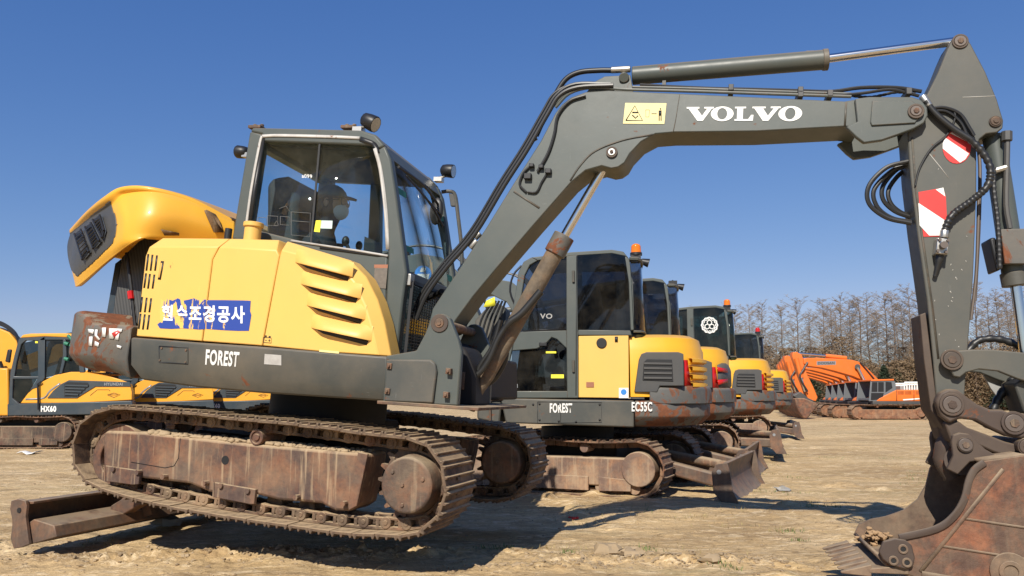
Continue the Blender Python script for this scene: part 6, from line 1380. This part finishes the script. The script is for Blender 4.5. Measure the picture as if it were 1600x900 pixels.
for i in range(26):
    u = 1100 + i * 23 + rt.uniform(-5, 5); d = rt.uniform(72, 92); x = (u - 800) / FPX * d; H = rt.uniform(6.5, 10.5)
    plant('larch_tree', 'slender bare larch standing in the back ranks of the far wood', 'tree', 'back ranks of larches in the far wood', LARCH[(i * 5 + 2) % 6], x, d, H / 10 * 1.4, H / 10, rt.uniform(0, 6))
for i in range(70):
    u = 1130 + i * 7.4 + rt.uniform(-6, 6); d = rt.uniform(58, 68); x = (u - 800) / FPX * d; s = rt.uniform(.9, 1.5)
    plant('brown_bush', 'dry brown bush at the foot of the far larches', 'bush', 'dry bushes under the far larches', BUSH[i % 3], x, d, s * 1.1, s * rt.uniform(.8, 1.35), rt.uniform(0, 6))
for i, (u, v, lab) in enumerate(((1236, 562, 'dark evergreen tree rising left of the orange arms'), (1264, 572, 'dark evergreen tree behind the top of the orange arms'), (1378, 572, 'ragged dark evergreen tree directly above the roof of the nearest orange cab'), (1397, 578, 'small dark evergreen tree over the rear of the nearest orange excavator'), (1432, 560, 'dark evergreen tree just left of the hanging stick of the big machine'), (1490, 565, 'dark evergreen tree seen beneath the link arm, right of the stick'), (1560, 572, 'dark evergreen tree behind the hitch hoses at the right'))):
    d = 57 + (i * 7 % 6); x = (u - 800) / FPX * d; H = (620 - v) / FPX * d + 1
    plant('evergreen_tree', lab, 'tree', 'small evergreens before the larches', CONI[i % 2], x, d, H / 4.5 * 1.15, H / 4.5, rt.uniform(0, 6))
m = MB(); rb = random.Random(4)
for i in range(42000):
    x = rb.uniform(14, 66); y = 66 + rb.uniform(-5, 12); h = 3.6 + 2.4 * noise.noise(Vector((x * .25, y * .2, 3))) + .8 * noise.noise(Vector((x, y, 1)))
    z = rb.uniform(0, 1) ** 1.2 * h; c = Vector((x, y, z)); e = c + Vector((rb.uniform(-.3, .3), rb.uniform(-.3, .3), rb.uniform(.1, .6))); thin(m, c, e, rb.uniform(.015, .035))
kind(m.build('undergrowth', DRYL, None, sharp=0), 'stuff')

# ================================================================ stones, clods, dry tufts and litter on the yard
SOIL = plain('soil_clod', (0.33, 0.245, 0.15), .95, 0, .25); STONE = plain('grey_stone', (0.30, 0.29, 0.27), .85, 0, .25)
m = MB(); rc = random.Random(21)
for i in range(5200):
    y = 3.9 + 7 * rc.random() ** 1.7; x = rc.uniform(-.72, .72) * y
    k = noise.noise(Vector((x * .9, y * .9, 0)) + Vector((9, 4, 2)))
    if k < rc.uniform(-.25, .35) : continue
    s = rc.uniform(.002, .006) * (1 + 1.6 * (rc.random() < .05)); m.ball(Vector((x, y, gh(x, y) + s * .3)), s * rc.uniform(1, 1.8), s * rc.uniform(1, 1.5), s * .8, None, 6, .8)
for cx, cy, sx, sy, nn in ((-1.9, 4.95, 1.5, .18, 320), (.95, 4.75, .75, .1, 320), (.1, 4.6, .4, .1, 90), (-3.6, 5.3, .4, .2, 90)):
    for i in range(nn):
        x = rc.gauss(cx, sx * .6); y = rc.gauss(cy, sy * .7); s = rc.uniform(.003, .012)
        m.ball(Vector((x, y, gh(x, y) + s * .25)), s * rc.uniform(1, 2), s * rc.uniform(1, 1.6), s * .8, None, 7, .9)
kind(m.build('soil_crumbs', SOIL, None, sharp=30), 'stuff')
def rock(label, u, v, s, mat, seed, nm='stone', grp=None):
    p = on_ground(u, v); p.z = gh(p.x, p.y)
    o = MB().ball(Vector((p.x, p.y, p.z + s * .35)), s * 1.5, s * 1.1, s * .75, None, 12, .9).build(nm, mat, None, sharp=32)
    tag(o, label, 'stone' if nm == 'stone' else 'clod', grp); centred(o)
rock('angular grey stone on the sand between the blade of the second machine and the bucket', 1222, 768, .055, STONE, 1)
rock('pale flat stone lying in the shadow under the near track', 261, 824, .07, STONE, 2)
rock('larger brown soil clod at the front edge, left of the churned patch', 950, 874, .055, SOIL, 3, 'soil_clod')
rock('long low soil clod just right of the other foreground clod', 985, 878, .05, SOIL, 4, 'soil_clod')
rock('small soil clod at the bottom edge below the churned patch', 1110, 889, .04, SOIL, 5, 'soil_clod')
GR = plain('dry_grass', (0.30, 0.24, 0.10), .9, 0, .4, 0, 20); GG = plain('green_grass', (0.11, 0.16, 0.04), .9, 0, .4, 0, 20)
def tufts(name, mat, spots, n, hgt):
    m = MB(); r_ = random.Random(len(name))
    for cx, cy, sp in spots:
        for i in range(n):
            x = r_.gauss(cx, sp); y = r_.gauss(cy, sp * .7); z = gh(x, y); a = r_.uniform(0, 6.28); h = hgt * r_.uniform(.4, 1.3); w_ = .0022
            d = Vector((math.cos(a), math.sin(a), 0)); e = Vector((-d.y, d.x, 0)) * w_; b = Vector((x, y, z)); k = len(m.v); ln = r_.uniform(.3, 1.2)
            m.v += [b - e, b + e, b + d * h * .4 * ln + Vector((0, 0, h * .6)) + e * .7, b + d * h * .4 * ln + Vector((0, 0, h * .6)) - e * .7, b + d * h * ln + Vector((0, 0, h * .85))]; m.f += [(k, k + 1, k + 2, k + 3), (k + 3, k + 2, k + 4)]
    kind(m.build(name, mat, None, sharp=0), 'stuff')
def spot(u, v, s): p = on_ground(u, v); return (p.x, p.y, s)
rg = random.Random(31)
tufts('dry_grass', GR, [spot(1060, 812, .12), spot(1100, 808, .10), spot(905, 803, .15), spot(1230, 830, .1), spot(870, 860, .12), spot(1040, 862, .2), spot(1180, 800, .2)] + [(rg.uniform(-5, 7), rg.uniform(5, 15), .12) for _ in range(70)], 26, .035)
tufts('green_grass', GG, [spot(1232, 830, .05), spot(1248, 842, .04), spot(1015, 862, .06), spot(783, 860, .07), spot(770, 868, .05), spot(1270, 796, .06), spot(1305, 795, .06), spot(890, 876, .03), spot(1140, 896, .05)] + [(rg.uniform(1, 8), rg.uniform(7, 14), .15) for _ in range(36)], 40, .028)
m = MB(); rs = random.Random(77)
for i in range(5200):
    y = 3.9 + 8 * rs.random() ** 1.6; x = rs.uniform(-.75, .75) * y
    if noise.noise(Vector((x * .8, y * 1.2, 7))) < rs.uniform(-.3, .3): continue
    z = gh(x, y) + .004; a = rs.gauss(0, .8); ln = rs.uniform(.015, .07); d = Vector((math.cos(a), math.sin(a) * .6, rs.uniform(-.05, .15))) * ln
    thin(m, Vector((x, y, z)), Vector((x, y, z)) + d, .0016)
kind(m.build('straw_litter', plain('old_straw', (0.30, 0.20, 0.10), .9, 0, .5, 0, 9), None, sharp=0), 'stuff')
m = MB(); p = on_ground(896, 812); p.z = gh(p.x, p.y) + .012
rl = random.Random(2)
for k in range(7): c = p + Vector((rl.uniform(-.035, .035), rl.uniform(-.03, .03), rl.uniform(0, .012))); m.ball(c, .014, .01, .007, None, 8, 1.2)
o = m.build('litter_scrap', RED, None, sharp=0); tag(o, 'crumpled red scrap lying on the sand in front of the parked machines', 'litter'); centred(o)
m = MB(); p = on_ground(25, 711); m.grid([[Vector((p.x + i * .09, p.y + j * .12, gh(p.x, p.y) + .03 + .03 * math.sin(i * 2 + j))) for i in range(4)] for j in range(4)])
o = m.build('paper_sheet', plain('white_paper', (.75, .74, .70), .8, 0, .05), None, sharp=0, solid=.003); tag(o, 'white sheet of paper on the sand below the left excavators', 'paper'); centred(o)
